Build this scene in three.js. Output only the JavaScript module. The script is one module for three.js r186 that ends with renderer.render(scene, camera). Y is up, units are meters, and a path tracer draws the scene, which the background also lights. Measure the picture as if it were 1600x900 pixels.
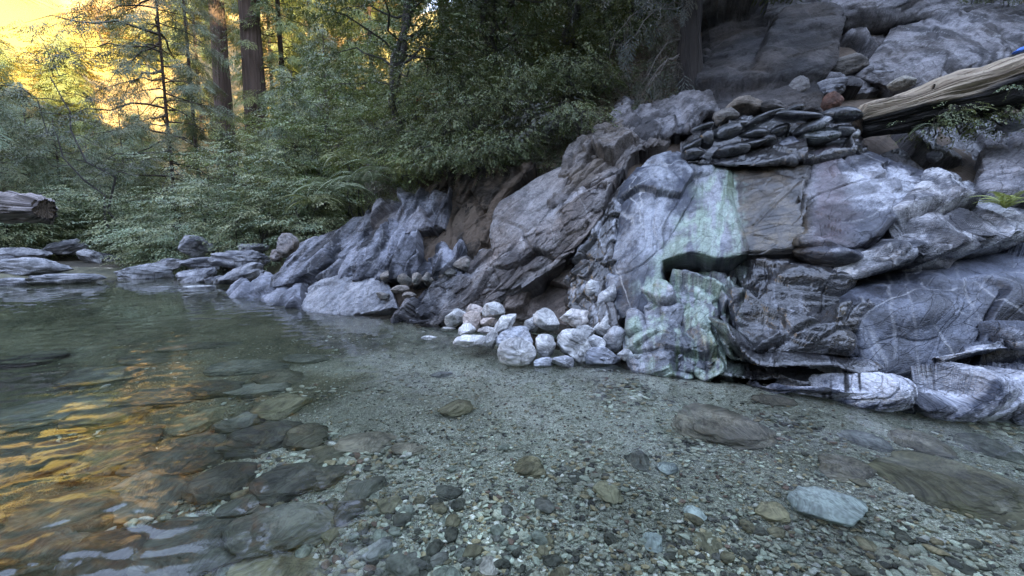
import * as THREE from 'three';
import { mergeGeometries, mergeVertices } from 'three/addons/utils/BufferGeometryUtils.js';
import { ImprovedNoise } from 'three/addons/math/ImprovedNoise.js';

// ---------- camera, sky, sun, exposure ----------
const scene = new THREE.Scene();
const F = 671, EYE = 1.25, PITCH = 6.8 * Math.PI / 180;          // focal length in photo pixels, eye height over the water, downward tilt
const camera = new THREE.PerspectiveCamera(2 * Math.atan(450 / F) * 180 / Math.PI, 16 / 9, 0.05, 600);
camera.position.set(0, EYE, 0); camera.rotation.x = -PITCH; camera.updateMatrixWorld();
scene.add(camera);
const sunDir = new THREE.Vector3(0.58, 0.25, 0.81).normalize();
{
  const w = 256, h = 128, data = new Float32Array(w * h * 4);
  for (let j = 0; j < h; j++) for (let i = 0; i < w; i++) {
    const el = Math.max(0, ((j + 0.5) / h - 0.5) * Math.PI), az = ((i + 0.5) / w - 0.5) * 2 * Math.PI;
    const d = new THREE.Vector3(Math.cos(el) * Math.cos(az), Math.sin(el), Math.cos(el) * Math.sin(az));
    const k = Math.pow(1 - Math.sin(el), 3.0), s = Math.max(0, d.dot(sunDir)), g = 0.25 * Math.pow(s, 6);
    data.set([0.262 + 0.16 * k + g * 0.5, 0.330 + 0.14 * k + g * 0.46, 0.495 + 0.04 * k + g * 0.38, 1], (j * w + i) * 4);
  }
  const sky = new THREE.DataTexture(data, w, h, THREE.RGBAFormat, THREE.FloatType);
  sky.mapping = THREE.EquirectangularReflectionMapping; sky.magFilter = sky.minFilter = THREE.LinearFilter; sky.needsUpdate = true;
  scene.background = sky; scene.environment = sky;
}
const sun = new THREE.DirectionalLight(new THREE.Color().setRGB(1, 0.75, 0.37), 3.5);
sun.position.copy(sunDir).multiplyScalar(150); sun.castShadow = true;
sun.shadow.mapSize.set(4096, 4096); sun.shadow.radius = 1;
Object.assign(sun.shadow.camera, { left: -150, right: 150, top: 150, bottom: -150, near: 1, far: 500 });
scene.add(sun, sun.target);
const renderer = new THREE.WebGLRenderer();
renderer.toneMapping = THREE.LinearToneMapping; renderer.toneMappingExposure = 8.8; renderer.shadowMap.enabled = true;

// ---------- helpers ----------
function rng(seed) { let a = seed >>> 0; return () => { a = (a + 0x6D2B79F5) | 0; let t = Math.imul(a ^ (a >>> 15), 1 | a); t = (t + Math.imul(t ^ (t >>> 7), 61 | t)) ^ t; return ((t ^ (t >>> 14)) >>> 0) / 4294967296; }; }
const V = (x, y, z) => new THREE.Vector3(x, y, z);
const lerp = (a, b, t) => a + (b - a) * t, clamp = (x, a = 0, b = 1) => Math.min(b, Math.max(a, x));
const sstep = (a, b, x) => { const t = clamp((x - a) / (b - a)); return t * t * (3 - 2 * t); };
const mix3 = (a, b, t) => [lerp(a[0], b[0], t), lerp(a[1], b[1], t), lerp(a[2], b[2], t)];
const perlin = new ImprovedNoise();
const noise = (x, y, z) => perlin.noise(x + 31.7, y + 17.3, z + 57.1);
function fbm(x, y, z, o = 4) { let s = 0, a = 0.5; for (let i = 0; i < o; i++) { s += a * noise(x, y, z); x = x * 2.03 + 5.1; y = y * 2.03 + 1.7; z = z * 2.03 + 9.2; a *= 0.5; } return s; }
function ridge(x, y, z, o = 3) { let s = 0, a = 0.5; for (let i = 0; i < o; i++) { s += a * (1 - 2 * Math.abs(noise(x, y, z))); x = x * 2.1 + 3.3; y = y * 2.1 + 7.9; z = z * 2.1 + 1.3; a *= 0.5; } return s; }
function hash(i, j, k, s) { let h = Math.imul(i, 374761393) ^ Math.imul(j, 668265263) ^ Math.imul(k, 1440662683) ^ Math.imul(s, 974634777); h = Math.imul(h ^ (h >>> 13), 1274126177); return ((h ^ (h >>> 16)) >>> 0) / 4294967296; }
const FA = [0, 0];
function facet(x, y, z, seed) {                       // broken blocks: each cell a tilted plane, [height, distance to the joint]
  const ix = Math.floor(x), iy = Math.floor(y), iz = Math.floor(z);
  let f1 = 9, f2 = 9, h = 0;
  for (let a = -1; a <= 1; a++) for (let b = -1; b <= 1; b++) for (let c = -1; c <= 1; c++) {
    const i = ix + a, j = iy + b, k = iz + c;
    const dx = i + hash(i, j, k, seed) - x, dy = j + hash(i, j, k, seed + 1) - y, dz = k + hash(i, j, k, seed + 2) - z, d = dx * dx + dy * dy + dz * dz;
    if (d < f1) { f2 = f1; f1 = d; h = (hash(i, j, k, seed + 3) - 0.5) * 1.2 + dx * (hash(i, j, k, seed + 4) - 0.5) * 1.6 + dy * (hash(i, j, k, seed + 5) - 0.5) * 1.6 + dz * (hash(i, j, k, seed + 6) - 0.5) * 1.6; } else if (d < f2) f2 = d;
  }
  FA[0] = h; FA[1] = Math.sqrt(f2) - Math.sqrt(f1); return FA;
}
const cP = Math.cos(PITCH), sP = Math.sin(PITCH);
function at(px, py, t) { const u = (px - 800) / F, v = (450 - py) / F; return V(u * t, EYE + t * (v * cP - sP), -t * (cP + v * sP)); }   // the place t metres ahead, seen at that spot of the photograph
function onWater(px, py, y = 0) { const v = (450 - py) / F; return at(px, py, (y - EYE) / (v * cP - sP)); }
const used = {};
function numbered(name) { const n = used[name] = (used[name] ?? -1) + 1; return n ? `${name}_${String(n).padStart(3, '0')}` : name; }
function group(name, label, category, pos = [0, 0, 0], grp) { const o = new THREE.Group(); o.name = numbered(name); o.position.set(...pos); scene.add(o); return tag(o, label, category, grp); }
function tag(o, label, category, grp) { o.userData.label = label; o.userData.category = category; if (grp) o.userData.group = grp; return o; }
function put(name, geo, mat, parent = scene) { const m = new THREE.Mesh(geo, mat); m.name = parent === scene ? numbered(name) : name; m.castShadow = m.receiveShadow = true; parent.add(m); return m; }
function geom(pos, idx, col, uv) {
  const g = new THREE.BufferGeometry();
  g.setAttribute('position', new THREE.Float32BufferAttribute(pos, 3));
  if (col) g.setAttribute('color', new THREE.Float32BufferAttribute(col, 3));
  g.setAttribute('uv', new THREE.Float32BufferAttribute(uv ?? new Float32Array(pos.length / 3 * 2), 2));
  g.setIndex(idx); g.computeVertexNormals(); return g;
}
// a tileable grain: sums of noise on a torus
function grainTexture(n, f) {
  const data = new Uint8Array(n * n * 4), T = 2 * Math.PI;
  for (let j = 0; j < n; j++) for (let i = 0; i < n; i++) { const v = clamp(f(i / n, j / n)) * 255; data.set([v, v, v, 255], (j * n + i) * 4); }
  const t = new THREE.DataTexture(data, n, n); t.wrapS = t.wrapT = THREE.RepeatWrapping; t.magFilter = THREE.LinearFilter; t.minFilter = THREE.LinearMipmapLinearFilter; t.needsUpdate = true; return t;
}
function tnoise(u, v, k, s) {                          // periodic value noise with period k
  const x = u * k, y = v * k, i = Math.floor(x), j = Math.floor(y), fx = x - i, fy = y - j, sx = fx * fx * (3 - 2 * fx), sy = fy * fy * (3 - 2 * fy);
  const h = (a, b) => hash(((a % k) + k) % k, ((b % k) + k) % k, s, 11);
  return lerp(lerp(h(i, j), h(i + 1, j), sx), lerp(h(i, j + 1), h(i + 1, j + 1), sx), sy);
}
const grain = grainTexture(512, (u, v) => 0.5 * tnoise(u, v, 24, 1) + 0.28 * tnoise(u, v, 61, 2) + 0.14 * tnoise(u, v, 130, 3) + 0.08 * tnoise(u, v, 256, 4));
const furrow = grainTexture(512, (u, v) => 0.55 * Math.abs(2 * tn(u, v, 28, 3, 6) - 1) + 0.3 * tn(u, v, 60, 8, 7) + 0.15 * tnoise(u, v, 128, 8));
function tn(u, v, ku, kv, s) {                         // periodic noise, stretched
  const x = u * ku, y = v * kv, i = Math.floor(x), j = Math.floor(y), fx = x - i, fy = y - j, sx = fx * fx * (3 - 2 * fx), sy = fy * fy * (3 - 2 * fy);
  const h = (a, b) => hash(((a % ku) + ku) % ku, ((b % kv) + kv) % kv, s, 23);
  return lerp(lerp(h(i, j), h(i + 1, j), sx), lerp(h(i, j + 1), h(i + 1, j + 1), sx), sy);
}
function joint(u, v, ku, kv, s) {                      // periodic cells: distance to the nearest joint
  const x = u * ku, y = v * kv, i = Math.floor(x), j = Math.floor(y); let f1 = 9, f2 = 9;
  for (let a = -1; a <= 1; a++) for (let b = -1; b <= 1; b++) { const p = (((i + a) % ku) + ku) % ku, q = (((j + b) % kv) + kv) % kv, dx = i + a + hash(p, q, s, 1) - x, dy = j + b + hash(p, q, s, 2) - y, d = dx * dx + dy * dy; if (d < f1) { f2 = f1; f1 = d; } else if (d < f2) f2 = d; }
  return Math.sqrt(f2) - Math.sqrt(f1);
}
const warp = (u, v) => [u + 0.03 * (tnoise(u, v, 5, 31) - 0.5) + 0.012 * (tnoise(u, v, 17, 32) - 0.5), v + 0.05 * (tnoise(u, v, 4, 33) - 0.5) + 0.014 * (tnoise(u, v, 19, 34) - 0.5)];
// stone seen close: foliation streaks along u, mineral specks, hairline joints
const stoneHeight = (u, v) => { const [a, b] = warp(u, v); return clamp(0.25 + 0.16 * tn(a, b, 4, 40, 1) + 0.12 * tn(a, b, 10, 96, 2) + 0.22 * tnoise(a, b, 60, 3) + 0.25 * tnoise(a, b, 220, 4) - 0.55 * sstep(0.035, 0.0, joint(a, b, 5, 11, 5)) - 0.35 * sstep(0.05, 0.0, joint(a, b, 13, 30, 6))); };
const stoneColour = (u, v) => { const [a, b] = warp(u, v), s = 0.45 * tn(a, b, 3, 30, 1) + 0.33 * tn(a, b, 8, 80, 2) + 0.22 * tn(a, b, 20, 190, 7), p = tnoise(a, b, 170, 3), q = tnoise(a, b, 12, 8), k = tnoise(a, b, 320, 9); return clamp(0.72 + 0.26 * (s - 0.5) + 0.4 * (p - 0.5) + 0.3 * (q - 0.5) + 0.3 * (tnoise(a, b, 40, 12) - 0.5) + 0.4 * (k - 0.5) - 0.32 * sstep(0.03, 0.0, joint(a, b, 5, 11, 5)) * q * 1.6); };
const pebbleMap = grainTexture(512, (u, v) => 0.72 + 0.5 * (tnoise(u, v, 14, 41) - 0.5) + 0.4 * (tnoise(u, v, 60, 42) - 0.5) + 0.5 * (tnoise(u, v, 180, 43) - 0.5));
const rockBump = grainTexture(768, stoneHeight), rockMap = grainTexture(768, stoneColour);
function cellTone(u, v, k, s) { const x = u * k, y = v * k, i = Math.floor(x), j = Math.floor(y); let f = 9, h = 0, f2 = 9; for (let a = -1; a <= 1; a++) for (let b = -1; b <= 1; b++) { const p = (((i + a) % k) + k) % k, q = (((j + b) % k) + k) % k, dx = i + a + hash(p, q, s, 1) - x, dy = j + b + hash(p, q, s, 2) - y, d = dx * dx + dy * dy; if (d < f) { f2 = f; f = d; h = hash(p, q, s, 3); } else if (d < f2) f2 = d; } return [h, Math.sqrt(f2) - Math.sqrt(f)]; }
// grit too fine to pick apart: grains of mixed tone, two sizes
const gritMap = grainTexture(768, (u, v) => { const [h, e] = cellTone(u, v, 70, 51), [g] = cellTone(u, v, 170, 52); return (e > 0.22 ? 0.36 + 0.62 * h : 0.3 + 0.5 * g) * (0.8 + 0.4 * tnoise(u, v, 9, 53)); });
const gritBump = grainTexture(768, (u, v) => { const [h, e] = cellTone(u, v, 70, 51), [g, q] = cellTone(u, v, 170, 52); return clamp(e > 0.22 ? 0.5 + 0.5 * Math.min(1, (e - 0.22) * 2) * (0.5 + 0.5 * h) : 0.15 + 0.4 * q); });
// ---------- lie of the land ----------
const BANK = [[40, 16], [20, 6], [12, 1.2], [7, -1.5], [3.73, -3.0], [1.96, -3.63], [0.86, -4.0], [0.07, -4.6], [-1.65, -6.4], [-3.5, -7.25], [-5.6, -9.2], [-9, -12], [-17.3, -18.7], [-30, -30], [-60, -62], [-120, -120]];
function bankSide(x, z) {                              // metres up the right bank (negative: over the stream)
  let best = 1e9, s = 1;
  for (let i = 0; i < BANK.length - 1; i++) {
    const [ax, az] = BANK[i], [bx, bz] = BANK[i + 1], dx = bx - ax, dz = bz - az, k = clamp(((x - ax) * dx + (z - az) * dz) / (dx * dx + dz * dz));
    const ex = x - ax - dx * k, ez = z - az - dz * k, d = ex * ex + ez * ez;
    if (d < best) { best = d; s = dx * (z - az) - dz * (x - ax) > 0 ? 1 : -1; }
  }
  return Math.sqrt(best) * s;
}
const smax = (a, b, k) => { const h = clamp(0.5 + 0.5 * (a - b) / k); return lerp(b, a, h) + k * h * (1 - h); };
function land(x, z) {
  const r = Math.hypot(x, z), d = bankSide(x, z), az = Math.atan2(x, -z);
  const deep = 0.16 + 0.36 * sstep(1.2, 5, Math.hypot((x + 4.5) * 0.55, z + 5) < 9 ? -d : 0) + 0.12 * sstep(0, -4, x) - 0.03 * Math.sin(x * 2.1 + z) + 0.16 * fbm(x * 0.5, 0, z * 0.5, 3);
  let y = -deep * sstep(-0.15, 0.5, -d);
  y += 0.16 * Math.exp(-((x - 0.45) ** 2 / 0.35 + (z + 4.75) ** 2 / 0.1));                                    // sill under the white stones
  const dry = Math.max(sstep(-11.2, -15, x + 0.25 * (z + 12)), sstep(18.5, 24, r)) * (z < 6 ? 1 : 0.6);
  y = lerp(y, 0.32 + 0.35 * fbm(x * 0.12, 3, z * 0.12, 3) + 0.03 * Math.max(0, r - 20), dry);
  if (d > 0) y = smax(y - 0.4, 0.85 * (d - 3.1) + 1.5 * fbm(x * 0.07, 8, z * 0.07, 3), 0.5);
  y = Math.min(y, 46 + 4 * fbm(x * 0.03, 1, z * 0.03, 2));
  const far = 96 - 44 * sstep(-0.72, -0.42, az) + 9 * Math.sin(az * 9) + 8 * fbm(x * 0.02, 5, z * 0.02, 3);
  if (z < 10) { const q = clamp((r - 50) * 1.25 + 9 * fbm(x * 0.035, 2, z * 0.035, 4), 0, 400); y += far * (1 - Math.exp(-q / far * 1.15)) * sstep(10, -30, z) * sstep(40, 0, y); }
  const back = (z - 13) * 1.0 + 5 * fbm(x * 0.04, 7, z * 0.04, 3);
  if (back > -4) y = smax(y, Math.min(back, 42 + 3 * fbm(x * 0.05, 4, z * 0.05, 3)), 3);
  return y;
}
// how far the near bank stands from the eye, read off the photograph at some of its points (photo x, photo y, metres ahead)
const DEPTH = [[1600, 640, 3.1], [1750, 655, 3.0], [1300, 622, 3.42], [1150, 595, 3.72], [1040, 580, 4.0], [940, 560, 4.45], [860, 500, 5.6], [760, 500, 5.95], [630, 500, 6.45], [480, 487, 7.3], [380, 465, 9.2], [300, 440, 11.9],
  [1000, 480, 4.6], [1000, 400, 5.05], [1000, 260, 5.85], [1130, 260, 5.55], [1150, 400, 4.65], [1090, 500, 4.3], [1250, 240, 5.35], [1330, 230, 5.2], [1300, 400, 4.35], [1240, 480, 4.0], [1300, 560, 3.65], [1460, 270, 4.75], [1450, 400, 4.0], [1450, 480, 3.65], [1450, 580, 3.32],
  [1600, 330, 4.4], [1600, 450, 3.6], [1600, 560, 3.25], [1750, 330, 4.2], [1750, 450, 3.4], [910, 440, 5.7], [900, 250, 6.9], [800, 330, 7.0], [780, 400, 6.5], [700, 440, 6.7], [720, 300, 7.9], [700, 200, 8.9], [640, 280, 9.0], [560, 320, 9.6], [560, 430, 7.9], [480, 420, 9.1], [430, 380, 11.5],
  [850, 150, 8.9], [950, 180, 8.0], [1050, 150, 7.5], [1100, 215, 6.7], [1200, 160, 7.1], [1330, 170, 6.5], [1100, 90, 8.5], [1200, 60, 8.9], [1200, -20, 9.8], [1400, 100, 7.9], [1400, 10, 8.9], [1600, 20, 8.2], [1600, 110, 6.9], [1600, 230, 5.5], [1450, 200, 6.1], [1750, 100, 6.8], [1750, 0, 8],
  [1000, 60, 9.5], [900, 60, 10.1], [800, 60, 10.8], [700, 60, 11.6], [600, 200, 10.8], [500, 300, 11.5], [600, 60, 13.5], [500, 150, 15], [1000, -80, 12], [1300, -90, 11], [1600, -90, 10], [800, -80, 13]];
function ahead(px, py) {                               // moving least squares on 1/depth, so that flat slabs stay flat
  let s = 0, sx = 0, sy = 0, sxx = 0, sxy = 0, syy = 0, q = 0, qx = 0, qy = 0;
  for (const [x, y, t] of DEPTH) {
    const dx = (x - px) / 100, dy = (y - py) / 100, d2 = dx * dx + dy * dy, w = Math.exp(-d2 / 0.8) + 2e-4 / (1 + d2 * d2), v = 1 / t;
    s += w; sx += w * dx; sy += w * dy; sxx += w * dx * dx; sxy += w * dx * dy; syy += w * dy * dy; q += w * v; qx += w * v * dx; qy += w * v * dy;
  }
  sxx += 0.02 * s; syy += 0.02 * s;
  const a = s * (sxx * syy - sxy * sxy) - sx * (sx * syy - sxy * sy) + sy * (sx * sxy - sxx * sy);
  const b = q * (sxx * syy - sxy * sxy) - sx * (qx * syy - sxy * qy) + sy * (qx * sxy - sxx * qy);
  return clamp(a / b, 2.6, 20);
}
const onBank = (px, py, off = 0) => at(px, py, ahead(px, py) - off);

// ---------- rock ----------
const ROCK = { pale: [0.44, 0.44, 0.46], blue: [0.25, 0.265, 0.31], slate: [0.085, 0.09, 0.11], warm: [0.35, 0.285, 0.245], brown: [0.12, 0.085, 0.055], tan: [0.27, 0.21, 0.15], mint: [0.40, 0.50, 0.41], moss: [0.10, 0.14, 0.07], olive: [0.10, 0.095, 0.045], black: [0.018, 0.018, 0.02], white: [0.66, 0.66, 0.67], mauve: [0.25, 0.21, 0.24] };
const rockLook = (o, lift = 1.2) => { const m = new (o.clearcoat ? THREE.MeshPhysicalMaterial : THREE.MeshStandardMaterial)({ vertexColors: true, map: rockMap, bumpMap: rockBump, ...o }); m.color.setRGB(lift, lift, lift * 0.99); return m; };
const dryRock = rockLook({ roughness: 0.8, bumpScale: 0.018 }, 0.98), smoothRock = rockLook({ roughness: 0.42, bumpScale: 0.008 }, 0.95);
const whiteRock = rockLook({ roughness: 0.8, bumpScale: 0.012, map: pebbleMap, bumpMap: grain }), wetRock = rockLook({ roughness: 0.45, bumpScale: 0.014, clearcoat: 0.55, clearcoatRoughness: 0.18 }, 0.95);
const soakedRock = rockLook({ roughness: 0.3, bumpScale: 0.03, clearcoat: 1, clearcoatRoughness: 0.07 }, 0.9);
const basis = n => { n = V(...n).normalize(); const a = V(n.y, -n.x, 0).normalize(); if (a.x < 0) a.negate(); return [a, V().crossVectors(n, a), n]; };
const LAYERS = basis([-0.5, 0.78, 0.36]);
const VEINS = [[0.82, 0.5, 0.28, 0.53, 0.008, 1], [0.35, -0.88, 0.3, 0.71, 0.006, 0.8], [0.95, -0.1, -0.3, 0.97, 0.011, 0.7], [-0.2, 0.6, 0.77, 0.61, 0.005, 0.9]];
function rockTone(p, o) {                              // bands of the foliation, patches, quartz veins and specks
  const [a, b, n] = o.axes, w = fbm(p.x * 1.3, p.y * 1.3, p.z * 1.3, 3), s = p.dot(n) + 0.16 * w, l = p.dot(a), m = p.dot(b);
  const band = fbm(s * (o.bands ?? 7), l * 0.9, m * 0.9 + (o.seed ?? 0), 4), patch = fbm(p.x * 2.3 + 9, p.y * 2.3, p.z * 2.3, 4), fine = fbm(p.x * 19, p.y * 19, p.z * 19, 3);
  const grit = noise(p.x * 61, p.y * 61, p.z * 61) * 0.5 + noise(p.x * 113 + 5, p.y * 113, p.z * 113) * 0.5;
  let c = mix3(o.low, o.high, clamp(0.5 + 3.0 * band + 1.6 * patch + 1.0 * fine + 0.4 * grit));
  if (o.tint) c = mix3(c, o.tint, clamp(0.35 + 1.9 * fbm(p.x * 1.1 + 4, p.y * 1.1, p.z * 1.1 + 2, 4)) * (o.tintBy ?? 0.6));
  if (o.dark) c = mix3(c, [0.03, 0.031, 0.038], o.dark * sstep(0.09, 0.19, fbm(s * 5 + 20, l * 1.2, m * 1.2, 4) + 0.12 * fine));
  if (o.veins) {
    let k = 0;
    for (const [dx, dy, dz, gap, wide, by] of VEINS) { const e = (p.x * dx + p.y * dy + p.z * dz + 0.22 * w + 0.015 * fine) / gap, f = Math.abs(e - Math.round(e)) * gap, g = fbm(p.x * 1.7 + dx * 9, p.y * 1.7, p.z * 1.7 + Math.round(e) * 3, 2); k = Math.max(k, by * sstep(wide * (1.3 + 2.5 * g), wide * 0.25, f) * sstep(-0.12, 0.08, g)); }
    c = mix3(c, ROCK.white, k * o.veins);
  }
  return c;
}
function relief(p, o) {
  const [a, b, n] = o.axes, L = o.block ?? 0.6, s = p.dot(n), l = p.dot(a), m = p.dot(b), w = 0.14 * fbm(p.x * 1.7, p.y * 1.7, p.z * 1.7, 2);
  let h = 0;
  if (o.big) { const f = facet(l / (L * 1.9), m / (L * 1.5), (s + w) / (L * 0.55), 3 + (o.seed ?? 0)); h += 1.2 * o.big * f[0] - Math.min(0.05, o.big * 0.5) * sstep(0.045, 0.0, f[1]); }
  if (o.mid) { const q = L * 0.34, f = facet(l / (q * 2.3), m / (q * 1.8), (s + w * 0.6) / (q * 0.5), 40 + (o.seed ?? 0)); h += o.mid * f[0] - o.mid * 0.4 * sstep(0.05, 0.0, f[1]); }
  if (o.step) { const e = (s + w * 0.9) / (o.stepSize ?? 0.22), k = e - Math.floor(e), v = 0.6 + 0.8 * hash(Math.floor(e), 3, 5, 2); h += o.step * v * (k < 0.74 ? k / 0.74 - 0.5 : (1 - k) / 0.26 - 0.5); }
  if (o.wave) h += 0.5 * o.wave * fbm(l * 1.1, s * 2.6 + 3, m * 1.1, 3);
  return h;
}
function grainRelief(p, o) {
  const [a, b, n] = o.axes, L = o.block ?? 0.6, s = p.dot(n), l = p.dot(a), m = p.dot(b); let h = 0;
  if (o.mid) { const q = L * 0.11, f = facet(l / (q * 2.6), m / (q * 2), s / (q * 0.6), 70); h += o.mid * 0.28 * f[0]; }
  h += 0.65 * (o.rough ?? 0.03) * fbm(p.x * 5, p.y * 5, p.z * 5, 4) + 0.5 * (o.lines ?? 0.012) * ridge(l * 2.2, s * 21, m * 2.2, 2);
  return h;
}
function spline(c, t) {                                // Catmull-Rom through a list of number lists
  const n = c.length - 1, x = clamp(t, 0, 1) * n, i = Math.min(n - 1, Math.floor(x)), f = x - i, P = c[Math.max(0, i - 1)], A = c[i], B = c[i + 1], Q = c[Math.min(n, i + 2)];
  return A.map((_, k) => 0.5 * (2 * A[k] + (B[k] - P[k]) * f + (2 * P[k] - 5 * A[k] + 4 * B[k] - Q[k]) * f * f + (3 * A[k] - P[k] - 3 * B[k] + Q[k]) * f * f * f));
}
// a rock face through a net of points on the bank (rows from its foot up: photo x, photo y, metres it stands out), broken into blocks and ledges, closed at the back
function face(parent, name, net, mat, o) {
  o = { axes: LAYERS, low: ROCK.blue, high: ROCK.pale, depth: 0.5, edge: 0.05, ...o };
  const px = net.flat().map(q => q[0]), py = net.flat().map(q => q[1]), span = Math.max(...px) - Math.min(...px), rise = Math.max(...py) - Math.min(...py);
  const N = Math.min(520, Math.ceil(span * 0.64 * (o.fine ?? 1.32))), M = Math.min(420, Math.ceil(rise * 0.64 * (o.fine ?? 1.32)));
  net = net.map(r => r.map(q => [q[0], q[1], q[2] ?? 0]));
  const P = [], surf = [];
  for (let j = 0; j <= M; j++) for (let i = 0; i <= N; i++) {
    const s = i / N, t = j / M, q = spline(net.map(r => spline(r, s)), t), e = Math.min(s, 1 - s, t, 1 - t), lip = o.edge * (1 - sstep(0, 0.13, e)) ** 2;
    P.push(onBank(q[0], q[1], q[2] - lip)); surf.push([q[0], q[1], s, t]);
  }
  const id = (i, j) => j * (N + 1) + i, Nn = P.map((p, k) => { const i = k % (N + 1), j = Math.floor(k / (N + 1)); return V().subVectors(P[id(Math.min(N, i + 2), j)], P[id(Math.max(0, i - 2), j)]).cross(V().subVectors(P[id(i, Math.min(M, j + 2))], P[id(i, Math.max(0, j - 2))])).normalize(); });
  const mean = Nn.reduce((a, b) => a.add(b), V()).normalize(), T = o.axes[0].clone().addScaledVector(mean, -o.axes[0].dot(mean)).normalize(), B = V().crossVectors(mean, T);
  const pos = [], col = [], uv = [], idx = [];
  let Q = P.map((p, k) => p.clone().addScaledVector(Nn[k], relief(p, o) + (o.shape ? o.shape(...surf[k], p) : 0)));
  for (let it = 0; it < (o.smooth ?? 2); it++) Q = Q.map((p, k) => { const i = k % (N + 1), j = Math.floor(k / (N + 1)); if (!i || !j || i === N || j === M) return p; return p.clone().multiplyScalar(0.6).addScaledVector(Q[k - 1], 0.1).addScaledVector(Q[k + 1], 0.1).addScaledVector(Q[k - N - 1], 0.1).addScaledVector(Q[k + N + 1], 0.1); });
  for (let k = 0; k < P.length; k++) {
    const i = k % (N + 1), j = Math.floor(k / (N + 1)), n = V().subVectors(Q[id(Math.min(N, i + 1), j)], Q[id(Math.max(0, i - 1), j)]).cross(V().subVectors(Q[id(i, Math.min(M, j + 1))], Q[id(i, Math.max(0, j - 1))])).normalize();
    const q = Q[k].clone().addScaledVector(n.lerp(Nn[k], 0.5), grainRelief(Q[k], o));
    pos.push(q.x, q.y, q.z); col.push(...(o.paint ? o.paint(rockTone(q, o), q, ...surf[k]) : rockTone(q, o))); uv.push(q.dot(T) / 1.5 + 0.35 * (q.dot(mean)), q.dot(B) / 1.5 + 0.5 * q.dot(mean));
  }
  for (let j = 0; j < M; j++) for (let i = 0; i < N; i++) idx.push(id(i, j), id(i + 1, j), id(i + 1, j + 1), id(i, j), id(i + 1, j + 1), id(i, j + 1));
  const rim = []; for (let i = 0; i < N; i++) rim.push(id(i, 0)); for (let j = 0; j < M; j++) rim.push(id(N, j)); for (let i = N; i > 0; i--) rim.push(id(i, M)); for (let j = M; j > 0; j--) rim.push(id(0, j));
  const mid = rim.reduce((a, k) => a.add(P[k]), V()).divideScalar(rim.length); let last = rim;
  for (const [f, shrink] of [[0.35, 0.02], [1, 0.1]]) {
    const ring = rim.map(k => { const p = V(pos[3 * k], pos[3 * k + 1], pos[3 * k + 2]), q = p.addScaledVector(mean, -o.depth * f * (0.8 + 0.5 * noise(p.x * 3, p.y * 3, p.z * 3))).lerp(mid.clone().addScaledVector(mean, -o.depth * f), shrink); pos.push(q.x, q.y, q.z); col.push(...rockTone(q, o)); uv.push(q.dot(T) / 1.5 + f * 0.3, q.dot(B) / 1.5 + f * 0.3); return pos.length / 3 - 1; });
    ring.forEach((k, i) => { const n = (i + 1) % ring.length; idx.push(last[i], k, ring[n], last[i], ring[n], last[n]); }); last = ring;
  }
  const c = mid.addScaledVector(mean, -o.depth); pos.push(c.x, c.y, c.z); col.push(...o.low); uv.push(0, 0); last.forEach((k, i) => idx.push(k, pos.length / 3 - 1, last[(i + 1) % last.length]));
  return put(name, geom(pos, idx, col, uv), mat, parent);
}
// a loose stone: a ball cut by planes and worn round
function stoneGeometry(seed, size, o = {}) {
  o = { axes: LAYERS, low: ROCK.blue, high: ROCK.pale, cuts: 11, wear: 9, rough: 0.05, detail: 14, ...o };
  const r = rng(seed), g = mergeVertices(new THREE.IcosahedronGeometry(1, o.detail).deleteAttribute('normal').deleteAttribute('uv'), 1e-5), cuts = [];
  for (let i = 0; i < o.cuts; i++) { const z = r() * 2 - 1, a = r() * 6.283, q = Math.sqrt(1 - z * z); cuts.push([q * Math.cos(a), q * Math.sin(a), z, (o.near ?? 0.62) + r() * 0.36]); }
  const P = g.attributes.position, col = [], uv = [], p = V(), off = r() * 50;
  for (let i = 0; i < P.count; i++) {
    p.fromBufferAttribute(P, i).normalize(); let s = 1;
    for (const [x, y, z, d] of cuts) { const k = p.x * x + p.y * y + p.z * z; if (k > 0.05) s += Math.pow(k / d, o.wear); }
    p.multiplyScalar(Math.pow(s, -1 / o.wear) * (1 + o.rough * 2 * fbm(p.x * 2 + off, p.y * 2, p.z * 2, 4) + (o.pit ?? 0) * (facet(p.x * 2.2 + off, p.y * 3.4, p.z * 2.2, seed)[0])));
    p.set(p.x * size[0], p.y * size[1], p.z * size[2]);
    P.setXYZ(i, p.x, p.y, p.z); const q = V(p.x + off, p.y + seed, p.z); const t = rockTone(q, o); col.push(...(o.paint ? o.paint(t, p, q) : t)); { const ax = Math.abs(p.x) / size[0], ay = Math.abs(p.y) / size[1], az = Math.abs(p.z) / size[2]; uv.push((p.x * (1 - 0.5 * ax) + p.z * 0.8 * ax) / 0.9 + off, (p.y + p.z * 0.7 * ay) / 0.9); }
  }
  g.setAttribute('color', new THREE.Float32BufferAttribute(col, 3)); g.setAttribute('uv', new THREE.Float32BufferAttribute(uv, 2)); g.computeVertexNormals(); return g;
}
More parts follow.
